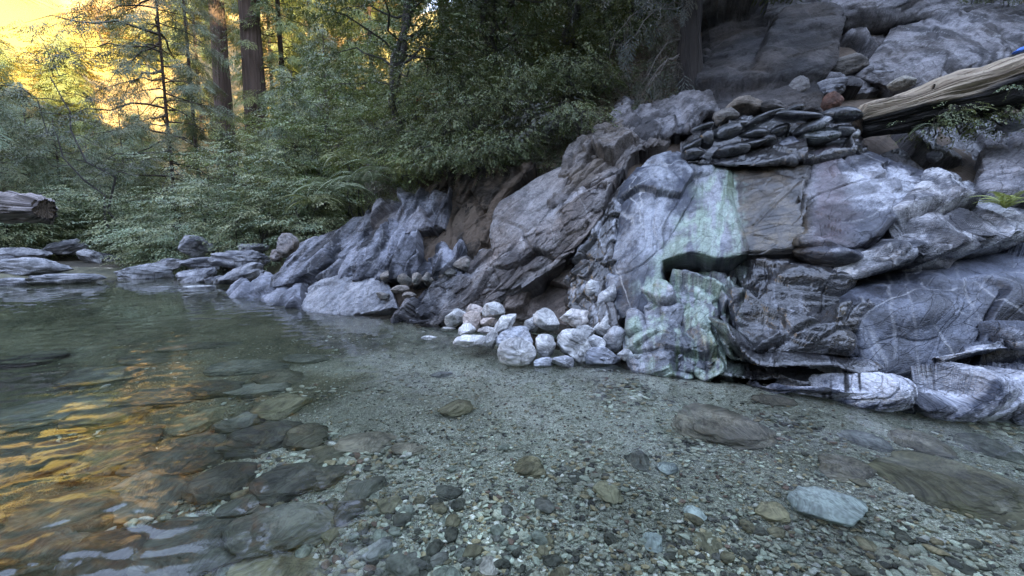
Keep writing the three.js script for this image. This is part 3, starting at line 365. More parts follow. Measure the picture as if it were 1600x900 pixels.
for (const [px, py, w, h, t, turn, label, o] of [
  [712, 496, 34, 33, 5.15, -0.6, 'pale egg shaped stone at the upstream end of the white stone heap', white],
  [742, 484, 28, 20, 5.35, 0, 'small pinkish stone at the back beside the slab end of the heap', pink],
  [770, 487, 43, 27, 5.2, 0.35, 'long white stone tilting down, topmost of the upstream half of the heap', white],
  [738, 502, 33, 27, 5.0, -0.3, 'pinkish rounded stone behind the low pale stone in the heap', pink],
  [730, 516, 33, 19, 4.9, -0.1, 'low pale stone half covering the pinkish rounded stone', white],
  [761, 503, 27, 13, 5.0, -0.3, 'thin pinkish stone wedged under the long tilting white stone', pink],
  [790, 504, 43, 22, 4.75, -0.75, 'white stone standing on end and leaning against the open pool', white],
  [735, 534, 46, 26, 4.66, -0.12, 'broad white stone lying at the water in the heap, upstream front corner', white],
  [766, 532, 20, 30, 4.6, 0.3, 'small upright egg of a stone beside the broad white front stone', white],
  [762, 517, 28, 12, 4.8, -0.1, 'flat pinkish stone bridging the middle of the heap', pink],
  [806, 528, 54, 40, 4.62, 0, 'blue grey triangular stone behind the white oval stone', { ...white, low: [0.32, 0.34, 0.38], high: [0.5, 0.51, 0.55] }],
  [807, 551, 51, 38, 4.32, 0, 'white oval stone standing in the water at the front of the heap', { ...white, cuts: 4, near: 0.8 }],
  [830, 509, 25, 28, 4.85, 0.3, 'small round pale stone under the edge of the big tilted slab stone', white],
  [854, 499, 55, 27, 4.75, 0.5, 'large white slab stone tilting down over a dark gap', white],
  [900, 494, 45, 30, 4.95, -0.1, 'cream stone with a pink top at the back of the heap by the cliff', pink],
  [850, 542, 38, 34, 4.4, 0.3, 'white angular stone beside the oval front stone', white],
  [897, 540, 62, 44, 4.42, 0.35, 'biggest white stone of the heap, rugged and angular', { ...white, pit: 0.06, cuts: 16, near: 0.62 }],
  [913, 520, 42, 30, 4.7, 0.1, 'pale rounded stone behind the biggest rugged stone', white],
  [943, 513, 27, 36, 4.7, 0, 'upright pale stone propped against the wet cliff', white],
  [878, 565, 40, 19, 4.2, 0.2, 'low bluish stone awash under the rugged stone', { ...white, low: [0.3, 0.32, 0.37], high: [0.46, 0.48, 0.53] }],
  [848, 566, 34, 15, 4.22, 0, 'flat bluish stone awash beside the white oval stone', { ...white, low: [0.3, 0.32, 0.37], high: [0.46, 0.48, 0.53] }],
  [944, 558, 58, 36, 4.35, 0.1, 'blue grey low boulder joining the heap to the cliff', { ...white, low: [0.28, 0.3, 0.35], high: [0.46, 0.48, 0.54], pit: 0.05 }],
  [852, 514, 34, 22, 4.95, 0, 'olive stained stone in the gap under the tilted slab', { ...white, low: [0.14, 0.14, 0.1], high: [0.3, 0.29, 0.22] }],
  [701, 514, 22, 8, 5.1, 0, 'thin flat pale stone lying at the water before the slab foot', white],
  [669, 528, 24, 7, 5.15, 0, 'lone flat white stone awash in the open water', white],
  [932, 538, 36, 30, 4.5, 0.3, 'pale stone plugging the gap before the low boulder', white], [962, 532, 34, 38, 4.5, -0.2, 'grey white stone wedged against the crusted cliff foot', { ...white, low: [0.26, 0.27, 0.29] }],
  [976, 556, 22, 20, 4.25, 0, 'little pale stone tucked under the crusted cliff foot', white],
  [948, 470, 26, 56, 4.95, 0.12, 'tall thin pale stone leaning upright against the streaked column', { ...white, low: [0.36, 0.37, 0.4] }],
  [930, 455, 26, 34, 5.2, -0.2, 'pale block set above the upright stone on the cliff', { ...white, low: [0.36, 0.37, 0.4] }],
]) stone('white_stone', label, 'stone', 'white stones piled into a dam', px, py, w, h, t, { ...o, turn });
// boulders at the far bend
const grey = { low: [0.17, 0.175, 0.20], high: [0.45, 0.45, 0.48], rough: 0.09, pit: 0.07, detail: 16, veins: 0.4, near: 0.5, wear: 15, cuts: 14 };
for (const [px, py, w, h, t, turn, label, o] of [
  [310, 386, 54, 46, 14.5, 0.2, 'upright grey boulder standing behind the bank rocks under the shrubs', grey],
  [226, 427, 88, 36, 13.2, 0.05, 'pale wedge shaped boulder rising alone from the water', { ...grey, low: [0.26, 0.27, 0.29] }],
  [259, 415, 50, 26, 14.2, 0, 'tan boulder just behind the pale wedge', { ...grey, tint: R.warm, tintBy: 0.8 }],
  [317, 412, 62, 30, 13, 0.1, 'flat topped grey boulder below the upright one', grey],
  [312, 432, 62, 34, 12.2, -0.15, 'grey boulder at the water beside the leaning oval', grey],
  [338, 440, 34, 24, 11.9, 0, 'small rough grey boulder squeezed before the leaning oval', { ...grey, pit: 0.07 }],
  [376, 429, 80, 40, 11.6, -0.3, 'smooth oval grey boulder leaning with one white line across', grey],
  [384, 406, 88, 36, 12.4, 0.05, 'long ribbed grey boulder above the leaning oval', { ...grey, pit: 0.08 }],
  [394, 390, 54, 24, 13.6, 0, 'dark peaked boulder at the foot of the shrubs', { ...grey, low: [0.14, 0.14, 0.15], high: [0.3, 0.3, 0.31] }],
  [452, 384, 40, 40, 12, 0.1, 'tan angular boulder below the ferns', { ...grey, tint: R.warm, tintBy: 0.9, wear: 14, cuts: 9 }],
  [432, 398, 30, 22, 12.2, 0, 'small tan block beside the tan angular boulder', { ...grey, tint: R.warm, tintBy: 0.8 }],
  [55, 420, 104, 34, 12.5, 0.05, 'long pale boulder by the far bank, behind the low slab stones', { ...grey, low: [0.24, 0.25, 0.27] }],
  [104, 436, 84, 20, 11.6, 0.02, 'low smooth slab stone at the water of the far bank', { ...grey, low: [0.24, 0.25, 0.27], cuts: 5 }],
  [18, 442, 76, 18, 11.2, 0, 'low flat stone at the picture edge on the far bank', { ...grey, low: [0.24, 0.25, 0.27] }],
  [24, 398, 84, 28, 14.5, 0.05, 'blue grey boulder behind the long pale one', grey],
  [112, 388, 62, 28, 16, -0.2, 'humped boulder under the shrubs across the pool', { ...grey, pit: 0.07 }],
  [138, 400, 40, 22, 15.2, 0.5, 'slanting split boulder beside the humped one', { ...grey, low: [0.16, 0.16, 0.17], pit: 0.06 }],
  [166, 404, 44, 24, 16, 0.1, 'dark low boulder at the end of the pool', { ...grey, low: [0.10, 0.10, 0.105], high: [0.24, 0.24, 0.25] }],
  [62, 386, 46, 20, 17, 0, 'small grey boulder in the row under the far shrubs', grey],
  [200, 402, 40, 22, 18.5, 0, 'dim boulder half hidden by the shrubs at the pool end', { ...grey, low: [0.10, 0.10, 0.1], high: [0.22, 0.22, 0.22] }],
  [8, 384, 44, 20, 18, 0, 'boulder cut by the picture edge beneath the broken log', grey],
  [268, 452, 44, 6, 11, 0, 'thin pale slab barely above the water before the grey boulder', white],
  [305, 450, 50, 8, 10.9, 0, 'flat pale stone in the water beside the thin slab', white],
  [262, 396, 40, 26, 17, 0, 'mossy boulder behind the tan boulder', { ...grey, low: [0.12, 0.13, 0.08], high: [0.24, 0.24, 0.18] }],
]) stone('boulder', label, 'boulder', 'boulders at the far bend of the pool', px, py, w, h, t, { ...o, turn });
// tan rubble on the ledge
for (const [px, py, w, h, label] of [
  [612, 431, 40, 20, 'long tan rock first in the row of rubble on the ledge'], [634, 438, 28, 24, 'square tan rock second in the row of ledge rubble'], [651, 437, 20, 22, 'narrow tan rock third in the row of ledge rubble'],
  [668, 437, 27, 23, 'tan rock fourth in the row of ledge rubble'], [686, 431, 24, 17, 'small grey tan rock fifth in the row of ledge rubble'], [704, 425, 20, 15, 'little tan rock near the upper end of the ledge rubble'], [722, 414, 26, 24, 'pale round rock topping the upper end of the ledge rubble'],
  [626, 452, 30, 12, 'flat pale rock lying below the row of ledge rubble'], [600, 462, 26, 12, 'low tan rock at the foot of the ledge'], [640, 462, 22, 14, 'tan lump between ledge rubble and water']]) {
  stone('rubble_rock', label, 'rock', 'tan rubble on the ledge', px, py, w, h, ahead(px, py) - 0.16, { turn: (px % 7 - 3) * 0.12, low: [0.15, 0.15, 0.135], high: [0.42, 0.37, 0.33], wear: 22, cuts: 9, near: 0.5, rough: 0.09, pit: 0.06, detail: 14, deep: 26 });
}
// black stacked stones that hold the upper pool
const black = { low: [0.012, 0.012, 0.014], high: [0.075, 0.078, 0.088], rough: 0.04, mat: soakedRock, cuts: 7, near: 0.7, wear: 8, detail: 12 };
for (const [px, py, w, h, turn, label, o] of [
  [1136, 206, 46, 28, -0.15, 'humped black stone with a blue sheen in the stacked wall', {}], [1082, 240, 38, 21, -0.2, 'lowest black stone at the stacked wall end by the smooth slab', {}], [1080, 228, 38, 17, -0.5, 'black stone leaning over the lowest one of the stacked wall', {}],
  [1165, 195, 34, 11, 0, 'thin pale grey stone lying on the stacked wall', { low: [0.2, 0.2, 0.22], high: [0.4, 0.4, 0.42] }], [1270, 199, 54, 24, -0.25, 'light grey rounded stone above the dark green oval', { low: [0.2, 0.21, 0.24], high: [0.42, 0.43, 0.46] }],
  [1281, 214, 56, 28, -0.1, 'dark green grey oval stone over the mauve block', { low: [0.05, 0.06, 0.06], high: [0.13, 0.15, 0.15] }], [1315, 180, 64, 24, 0.08, 'flat black stone bearing the log end', {}], [1244, 170, 34, 12, 0, 'small dark stone on top of the long flat stones', {}],
  [1190, 187, 70, 14, -0.12, 'long thin black stone at the middle of the wall top', {}], [1238, 182, 80, 16, -0.08, 'long flat black stone under the small dark one', {}], [1172, 226, 56, 16, 0.05, 'flat black stone in the lower course behind the spray', {}], [1199, 219, 28, 20, 0.3, 'knobbly black stone at the middle of the wall', {}],
  [1228, 232, 50, 30, -0.4, 'veined wet stone slanting under the light grey one', { low: [0.04, 0.045, 0.06], high: [0.25, 0.26, 0.32], veins: 0.6 }], [1142, 236, 60, 22, 0.05, 'broad black stone below the humped one', {}], [1104, 218, 26, 30, 0.2, 'upright wet stone between the wall end and the humped stone', {}],
  [1334, 210, 16, 18, 0, 'little white stone hanging under the log end', { low: [0.4, 0.4, 0.4], high: [0.6, 0.6, 0.6] }], [1318, 206, 34, 20, 0, 'black stone between the dark oval and the little white stone', {}], [1178, 209, 44, 18, -0.1, 'black stone in the middle course of the wall', {}], [1219, 204, 36, 18, -0.3, 'black stone wedged beside the light grey one', {}],
  [1098, 200, 40, 12, -0.5, 'slanting black stone on the outer curve of the wall', {}]]) stone('wall_stone', label, 'stone', 'black stones stacked to hold the upper pool', px, py, w, h, lerp(5.75, 5.3, (px - 1080) / 260) , { ...black, ...o, turn: turn + (hash(px, py, 1, 4) - 0.5) * 0.55, deep: Math.max(w * 0.7, 26) });
for (const [px, py, w, h, t, name, label, o] of [
  [1163, 168, 58, 32, 6.7, 'shelf_rock', 'tan rock lying behind the stacked black wall', { low: [0.17, 0.14, 0.11], high: [0.33, 0.28, 0.23] }], [1131, 184, 42, 30, 6.5, 'shelf_rock', 'grey brown rock beside the tan one behind the wall', { low: [0.12, 0.11, 0.1], high: [0.26, 0.24, 0.22] }],
  [1300, 158, 30, 34, 6.3, 'shelf_rock', 'rust red rock behind the flat black stone', { low: [0.09, 0.045, 0.03], high: [0.2, 0.1, 0.07] }], [1408, 130, 34, 20, 6.4, 'shelf_rock', 'pale domed rock resting behind the log', { low: [0.32, 0.3, 0.26], high: [0.52, 0.49, 0.43] }],
  [1290, 142, 80, 34, 7.0, 'shelf_rock', 'grey sloping rock above the rust red one', grey], [1330, 105, 60, 34, 7.3, 'shelf_rock', 'brown grey rock in the gully under the broad boulder', { low: [0.1, 0.09, 0.08], high: [0.24, 0.22, 0.2] }], [1375, 118, 44, 20, 7.1, 'shelf_rock', 'flat rock in the gully beside the pale dome', grey],
  [1460, 245, 22, 22, 5.3, 'shelf_rock', 'small grey rock in the dark hollow under the log', grey], [1580, 195, 44, 22, 5.0, 'shelf_rock', 'grey rock below the log among the leaves', grey], [1245, 140, 40, 40, 7.0, 'shelf_rock', 'slanting slab stone leaning under the dark buttress', { low: [0.2, 0.19, 0.19], high: [0.36, 0.35, 0.35] }], [1205, 168, 40, 24, 6.6, 'shelf_rock', 'dim rounded rock at the foot of the dark buttress', { low: [0.1, 0.09, 0.085], high: [0.22, 0.2, 0.19] }]])
  stone(name, label, 'rock', undefined, px, py, w, h, t, { rough: 0.07, pit: 0.04, near: 0.6, ...o, veins: 0 });
// ---------- stones and gravel on the stream bed ----------
function onBed(px, py) {                               // where the sight line, bent by the water, meets the bed
  const w = onWater(px, py), d = w.clone().sub(camera.position).normalize(), h = Math.hypot(d.x, d.z), s = h / 1.333, k = s / Math.sqrt(1 - s * s), p = w.clone();
  for (let i = 0; i < 400 && p.y > land(p.x, p.z); i++) { p.y -= 0.005; p.x += d.x / h * k * 0.005; p.z += d.z / h * k * 0.005; }
  return p;
}
const sunk = rockLook({ roughness: 0.85, bumpScale: 0.014, map: pebbleMap, bumpMap: grain });
function cobble(px, py, w, h, label, tone, o = {}) {
  const p = onBed(px, py), t = p.distanceTo(camera.position), k = t / F, el = Math.asin(clamp((camera.position.y - p.y) / t)), wide = w * k / 2, deep = clamp(h * k / 2 / Math.max(0.35, Math.sin(el)), wide * 0.5, wide * 1.3), tall = Math.min(wide, deep) * (o.tall ?? 0.55);
  const g = stoneGeometry(Math.round(px * 3 + py * 5), [wide, tall, deep], { low: tone.map(c => c * 0.6), high: tone.map(c => Math.min(0.8, c * 1.25)), rough: 0.10, pit: 0.05, cuts: 12, near: 0.5, wear: 14, detail: w > 70 ? 13 : 9, bands: 5, ...o });
  const m = put('bed_stone', g, sunk); m.position.set(p.x, p.y + tall * 0.1, p.z); m.rotation.y = -(o.turn ?? 0); m.rotation.z = o.tip ?? 0;
  return tag(m, label, 'stone', 'stones on the stream bed');
}
const OL = [0.19, 0.18, 0.11], GG = [0.14, 0.145, 0.115], TN = [0.24, 0.22, 0.165], MT = [0.40, 0.46, 0.42], DK = [0.085, 0.085, 0.068], YL = [0.30, 0.27, 0.16], GY = [0.24, 0.25, 0.23];
const SUNK = [[60, 560, 90, 24, 'dim stone in the far green water near the picture edge'], [150, 585, 110, 26, 'dim stone before the far bank in green water'], [230, 560, 90, 20, 'small dim stone in the far green water'], [310, 540, 100, 18, 'faint stone in the far green water off the outcrop'], [480, 560, 90, 18, 'faint flat stone off the pale apron'], [440, 590, 80, 22, 'dim stone between the pale gravel and the deep'], [330, 610, 90, 26, 'dim stone beside the broad dim one'], [90, 640, 120, 36, 'dark stone in the deep under the upper glints'], [180, 650, 100, 34, 'dark stone under the upper end of the golden streak'], [60, 720, 130, 50, 'dark stone under the golden ripples by the edge'], [240, 770, 130, 54, 'dark round stone below the golden streak'], [120, 800, 150, 64, 'dark broad stone under the golden water'], [360, 750, 90, 44, 'dark stone between the narrow glint and the slab'], [390, 655, 80, 30, 'dim stone above the narrow golden glint'], [490, 680, 80, 32, 'dark stone beside the low brown one'], [230, 860, 140, 70, 'dark stone under the sky glints at the lower edge'], [60, 870, 150, 70, 'dark stone in the lower corner'], [510, 715, 70, 30, 'dark cobble before the low brown stone'], [540, 800, 60, 40, 'dark cobble beside the upright olive one'], [390, 790, 80, 40, 'dark cobble behind the big smooth stone']];
for (const a of [
  [711, 638, 54, 34, 'round olive stone alone on the pale gravel under the white heap', OL, { turn: 0.3, tall: 0.8 }], [447, 637, 84, 40, 'yellow olive sunken stone at the edge of the pale gravel', OL], [830, 735, 58, 34, 'yellow oblong stone lying alone on the gravel', YL, { turn: 0.5, tall: 0.7 }],
  [1112, 668, 135, 70, 'big tan ridged boulder sunk below the cliff', TN, { turn: -0.35, tall: 0.38, pit: 0.08 }], [901, 748, 32, 40, 'grey green upright pebble beside the yellow oblong stone', GG], [950, 768, 54, 34, 'dull olive flat stone on the gravel middle', OL, { tall: 0.3 }],
  [1297, 793, 98, 42, 'long mint white stone lying slantwise on the gravel', MT, { turn: -0.4, tall: 0.5 }], [1325, 735, 82, 30, 'flat brown sunken stone behind the long mint stone', TN, { tall: 0.3 }], [1205, 627, 62, 16, 'brown flat stone near the cliff foot under water', TN, { tall: 0.4 }], [1352, 688, 62, 20, 'pale grey flat stone under water before the foot ledge', GY, { tall: 0.4, turn: -0.2 }],
  [1482, 757, 135, 74, 'large olive grey slab stone with a pale edge, sunk near the cliff', OL, { turn: -0.5, tall: 0.35 }], [442, 828, 130, 66, 'big smooth dark green grey stone in the shallow corner', GG, { tall: 0.6, turn: 0.1 }], [462, 757, 104, 48, 'dark stone behind the big smooth green grey one', DK, { turn: 0.3 }],
  [566, 766, 60, 44, 'rounded grey olive stone at the gravel edge', GG], [332, 850, 160, 80, 'broad olive brown slab stone beside the big smooth one', GG, { tall: 0.3 }], [300, 712, 150, 60, 'large dark sunken slab below the golden reflection', DK, { tall: 0.35 }], [316, 660, 72, 30, 'olive lens shaped stone in the dark water', OL, { tall: 0.5 }],
  [580, 694, 96, 30, 'low brown stone where gravel turns dark', TN, { tall: 0.4 }], [452, 888, 140, 50, 'olive stone cut by the lower picture edge', OL, { tall: 0.4 }], [594, 857, 48, 30, 'smooth grey cobble in the near gravel', GY], [634, 886, 56, 40, 'grey olive cobble at the lower picture edge', GG], [521, 831, 42, 36, 'upright olive cobble beside the big smooth stone', OL],
  [1040, 730, 34, 18, 'small bright mint stone on the dark gravel', MT], [1085, 800, 34, 22, 'small mint white stone on the middle gravel', MT], [1206, 799, 44, 22, 'small yellowish stone on the gravel before the mint slab', YL], [1022, 850, 32, 40, 'pale mint pebble standing near the lower edge', MT], [1110, 852, 46, 34, 'flat olive stone near the lower edge', OL, { tall: 0.3 }], [766, 885, 30, 30, 'pale cream pebble at the lower edge', [0.5, 0.47, 0.4]],
  [420, 690, 110, 44, 'dark stone under the narrow golden glint', DK], [400, 610, 120, 30, 'dim broad stone in the deeper green water', GG, { tall: 0.35 }], [260, 620, 120, 34, 'dim slab stone in the deep water before the bend', DK, { tall: 0.3 }], [370, 575, 130, 24, 'dim long stone under the far green water', GG, { tall: 0.35 }], [190, 700, 120, 50, 'dark stone below the bright ripples', DK, { tall: 0.35 }], [520, 745, 60, 34, 'dark brown cobble between slab and gravel', DK], [640, 700, 60, 18, 'thin tan stone beside the low brown one', TN, { tall: 0.4 }],
  [690, 585, 40, 14, 'faint flat stone off the white heap', GY, { tall: 0.4 }], [1440, 690, 70, 24, 'brown stone sunk before the rounded ledge', TN, { tall: 0.4, turn: -0.3 }], [1540, 700, 70, 26, 'dim slab stone by the cliff at the picture edge', GG, { tall: 0.3, turn: -0.4 }], [1190, 690, 30, 18, 'pale chip of stone beside the big tan boulder', GY], [1000, 720, 44, 26, 'teal grey stone on the dark gravel patch', GG], [700, 770, 40, 26, 'grey brown cobble in the pale gravel', GG], [610, 790, 46, 30, 'olive cobble in the gravel near the rounded stone', OL],
  ...SUNK.map(([x, y, w, h, l], i) => [x, y, w, h, l, [DK, GG, [0.12, 0.115, 0.08]][i % 3], { tall: 0.5, turn: (i * 0.7) % 1 - 0.4 }])]) cobble(...a);
const rb = rng(77);
// three shapes of cobble, each copied over the bed
const cobbles = [[0.06, 0.035, 0.05], [0.045, 0.03, 0.06], [0.05, 0.022, 0.04]].map((s, i) => stoneGeometry(300 + i, s, { low: [0.17, 0.17, 0.14], high: [0.36, 0.36, 0.31], detail: 6, cuts: 8, bands: 3, seed: i }));
const cobbleMats = [[1, 1, 1], [0.55, 0.56, 0.5], [1.35, 1.5, 1.4], [1.1, 1, 0.72]].map(c => { const m = sunk.clone(); m.color.setRGB(...c); return m; });
for (let i = 0; i < 240; i++) {
  const px = i % 2 ? lerp(330, 1600, rb()) : lerp(380, 860, rb()), py = lerp(i % 2 ? 660 : 740, 930, Math.sqrt(rb())), p = onBed(px, py), k = Math.floor(rb() * 4);
  const m = put('bed_cobble', cobbles[i % 3], cobbleMats[k]), s = 0.45 + 0.75 * rb() * rb(); m.scale.setScalar(s); m.position.set(p.x, p.y + 0.012 * s, p.z); m.rotation.y = rb() * 6.3;
  tag(m, ['small grey cobble lying in the stream bed gravel', 'small dark cobble lying in the stream bed gravel', 'small pale mint cobble lying in the stream bed gravel', 'small yellowish cobble lying in the stream bed gravel'][k], 'cobble', ['grey', 'dark', 'pale mint', 'yellowish'][k] + ' cobbles in the gravel');
}
{
  const dummy = new THREE.Object3D(), c = new THREE.Color(), mat = new THREE.MeshStandardMaterial({ roughness: 0.85, map: pebbleMap, color: new THREE.Color().setRGB(1.5, 1.5, 1.42) });
  for (let s = 0; s < 3; s++) {
    const g = stoneGeometry(500 + s, [1, 0.6, 0.8], { detail: 3, cuts: 9, rough: 0.12, near: 0.45, wear: 14 }); g.deleteAttribute('color');
    const n = 28000, m = new THREE.InstancedMesh(g, mat, n); m.name = numbered('gravel'); m.castShadow = m.receiveShadow = true;
    for (let i = 0; i < n; i++) {
      let x, z, t = 0;
      do { const a = lerp(-0.85, 1.0, rb()), r = 1.1 + 6.4 * Math.pow(rb(), 1.5); x = r * Math.sin(a); z = -r * Math.cos(a); t++; } while (t < 20 && (bankSide(x, z) > 0.1 || rb() < 0.75 * sstep(-0.8, -2.6, x + 0.35 * z + 0.9)));
      const k = rb(), size = (0.0045 + 0.020 * Math.pow(k, 4.5)) * (0.75 + 1.2 * sstep(0, 0.35, fbm(x * 1.3, 4, z * 1.3, 3)) + 0.25 * sstep(-2.6, -1.6, z)), y = land(x, z);
      dummy.position.set(x, y + size * 0.25, z); dummy.rotation.set(rb() - 0.5, rb() * 6.3, rb() - 0.5); dummy.scale.setScalar(size); dummy.updateMatrix(); m.setMatrixAt(i, dummy.matrix);
      const q = rb(), v = (0.62 + 0.6 * rb()) * (0.8 + 0.9 * fbm(x * 1.6, 9, z * 1.6, 3)); const b = q < 0.42 ? [0.36, 0.365, 0.29] : q < 0.62 ? [0.50, 0.54, 0.44] : q < 0.76 ? [0.09, 0.09, 0.08] : q < 0.9 ? [0.34, 0.29, 0.18] : q < 0.97 ? [0.66, 0.66, 0.6] : [0.2, 0.14, 0.11];
      m.setColorAt(i, c.setRGB(b[0] * v, b[1] * v, b[2] * v));
    }
    m.userData = { kind: 'stuff', label: ['mixed pale and grey gravel covering the stream bed', 'dark and teal gravel strewn over the stream bed', 'brown and white gravel strewn over the stream bed'][s], category: 'gravel' }; scene.add(m);
  }
}
// ---------- plants ----------
const leafMat = (rough = 0.75, through = 0.35) => new THREE.MeshPhysicalMaterial({ color: 0xffffff, roughness: rough, transmission: through, thickness: 0, side: THREE.DoubleSide });
const broadMat = leafMat(0.55, 0.4), needleMat = leafMat(0.75, 0.35), fernMat = leafMat(0.7, 0.35);
const barkMat = new THREE.MeshStandardMaterial({ vertexColors: true, roughness: 0.95, bumpMap: furrow, bumpScale: 0.05 });
const twigMat = new THREE.MeshStandardMaterial({ color: new THREE.Color().setRGB(0.075, 0.06, 0.05), roughness: 0.9 });
const paleTwigMat = new THREE.MeshStandardMaterial({ color: new THREE.Color().setRGB(0.17, 0.15, 0.13), roughness: 0.9 });
function leafBlade(pos, idx, o, dir, up, len, wid, fold = 0.25) {     // a folded blade: four faces
  const side = V().crossVectors(dir, up).normalize(), n = V().crossVectors(side, dir).normalize(), b = pos.length / 3;
  const q = (l, s, h) => { const p = o.clone().addScaledVector(dir, l * len).addScaledVector(side, s * wid).addScaledVector(n, h * wid); pos.push(p.x, p.y, p.z); };
  q(0, 0, 0); q(0.45, -0.5, fold); q(0.45, 0.5, fold); q(1, 0, -0.1); q(0.5, 0, 0);
  idx.push(b, b + 1, b + 4, b, b + 4, b + 2, b + 1, b + 3, b + 4, b + 4, b + 3, b + 2);
}
const rnd = (r) => V(r() * 2 - 1, r() * 2 - 1, r() * 2 - 1);
function broadSpray(seed, n, len, leaf, flat = 0.5) {
  const r = rng(seed), pos = [], idx = [];
  for (let i = 0; i < n; i++) {
    const t = (i + 0.5) / n, o = V(len * t, -0.12 * len * t * t + 0.08 * len * (r() - 0.5), len * 0.38 * (r() - 0.5)), s = i % 2 ? 1 : -1;
    const d = V(0.55 + 0.5 * r(), -0.15 + (r() - 0.5) * 0.8, s * (0.5 + 0.7 * r())).normalize(), up = V(0, 1, 0).addScaledVector(rnd(r), 1 - flat).normalize();
    leafBlade(pos, idx, o, d, up, leaf * (0.7 + 0.6 * r()), leaf * (0.42 + 0.2 * r()));
  }
  return geom(pos, idx);
}
function needleSpray(seed, len, twigs, wid) {          // a drooping flat frond of needle-clad twigs
  const r = rng(seed), pos = [], idx = [];
  for (let i = 0; i < twigs; i++) {
    const t = (i + 0.6) / twigs, s = i % 2 ? 1 : -1, o = V(len * t, -0.2 * len * t * t, 0), l = len * (0.5 - 0.36 * t) * (0.7 + 0.6 * r());
    const d = V(0.75, -0.22 - 0.35 * r(), s * (0.7 + 0.3 * r())).normalize();
    for (let k = 0; k < 3; k++) leafBlade(pos, idx, o.clone().addScaledVector(d, l * k / 3), d.clone().addScaledVector(rnd(r), 0.35).normalize(), V(0, 1, 0).addScaledVector(rnd(r), 0.4).normalize(), l * 0.5, wid * (0.8 + 0.5 * r()), 0.1);
  }
  leafBlade(pos, idx, V(len * 0.7, -0.1 * len, 0), V(1, -0.4, 0).normalize(), V(0, 1, 0), len * 0.4, wid);
  return geom(pos, idx);
}
const SPRAY = {
  alder: [broadSpray(1, 20, 0.55, 0.085), broadSpray(2, 18, 0.5, 0.08)], fine: [broadSpray(3, 26, 0.4, 0.045, 0.3), broadSpray(4, 24, 0.38, 0.05, 0.3)], bush: [broadSpray(5, 16, 0.34, 0.062, 0.4), broadSpray(6, 16, 0.3, 0.055, 0.35)],
  needle: [needleSpray(7, 0.8, 14, 0.03), needleSpray(8, 0.7, 13, 0.028)], coarse: [broadSpray(9, 26, 1.3, 0.24, 0.2), needleSpray(10, 1.5, 14, 0.09)],
};
const dm = new THREE.Object3D(), dc = new THREE.Color();
function foliage(parent, name, list, geo, mat, tone, r, vary = 0.45) {  // list: [place, direction, size]
  const m = new THREE.InstancedMesh(geo, mat, list.length); m.name = name; m.userData.kind = 'stuff'; m.castShadow = m.receiveShadow = true;
  list.forEach(([p, d, s], i) => {
    const x = d.clone().normalize(), z = V().crossVectors(x, V(0, 1, 0)).addScaledVector(rnd(r), 0.35).normalize(), y = V().crossVectors(z, x).normalize(); z.crossVectors(x, y);
    dm.matrix.makeBasis(x.multiplyScalar(s), y.multiplyScalar(s), z.multiplyScalar(s)).setPosition(p); m.setMatrixAt(i, dm.matrix);
    const v = 1 - vary / 2 + vary * r(), w = (r() - 0.5) * 0.3; m.setColorAt(i, dc.setRGB(tone[0] * v * (1 + w), tone[1] * v, tone[2] * v * (1 - w)));
  });
  parent.add(m); return m;
}
function tube(pts, rad, sides = 7, o = {}) {           // a tapered limb; with colours when o.tone is given
  const pos = [], idx = [], uv = [], col = []; let len = 0, u = V(1, 0, 0.3);
  pts.forEach((p, i) => {
    const d = V().subVectors(pts[Math.min(pts.length - 1, i + 1)], pts[Math.max(0, i - 1)]).normalize(); u.addScaledVector(d, -u.dot(d)).normalize(); const w = V().crossVectors(d, u); if (i) len += p.distanceTo(pts[i - 1]);
    for (let k = 0; k <= sides; k++) {
      const a = k / sides * 2 * Math.PI, q = rad[i] * (1 + (o.flute ?? 0) * (Math.abs(Math.sin(a * (o.ribs ?? 9) / 2 + 0.6 * noise(a, len * 0.3, 3))) - 0.5) + (o.bump ?? 0) * noise(Math.cos(a) * 2, len * (o.freq ?? 1.2), Math.sin(a) * 2)), v = p.clone().addScaledVector(u, Math.cos(a) * q).addScaledVector(w, Math.sin(a) * q);
      pos.push(v.x, v.y, v.z); uv.push(a / 6.283 * (o.wrap ?? 1), len * 0.35); if (o.tone) col.push(...o.tone(a, len, v));
    }
  });
  const n = sides + 1; for (let i = 0; i < pts.length - 1; i++) for (let k = 0; k < sides; k++) { const a = i * n + k; idx.push(a, a + n, a + n + 1, a, a + n + 1, a + 1); }
  return geom(pos, idx, o.tone ? col : null, uv);
}
const barkTone = (a, b) => (ang, len, v) => mix3(a, b, clamp(0.5 + 1.2 * fbm(Math.cos(ang) * 5, len * 0.7, Math.sin(ang) * 5, 4)));
const RED = barkTone([0.04, 0.028, 0.023], [0.14, 0.098, 0.08]), GREYB = barkTone([0.045, 0.042, 0.038], [0.14, 0.13, 0.12]);
function bend(a, b, sag, n, r, wob = 0.05) { const l = a.distanceTo(b), out = []; for (let i = 0; i <= n; i++) { const t = i / n, p = a.clone().lerp(b, t); p.y += -sag * l * 4 * t * (1 - t) * -1; if (i && i < n) p.addScaledVector(rnd(r), wob * l / n * 2); out.push(p); } return out; }
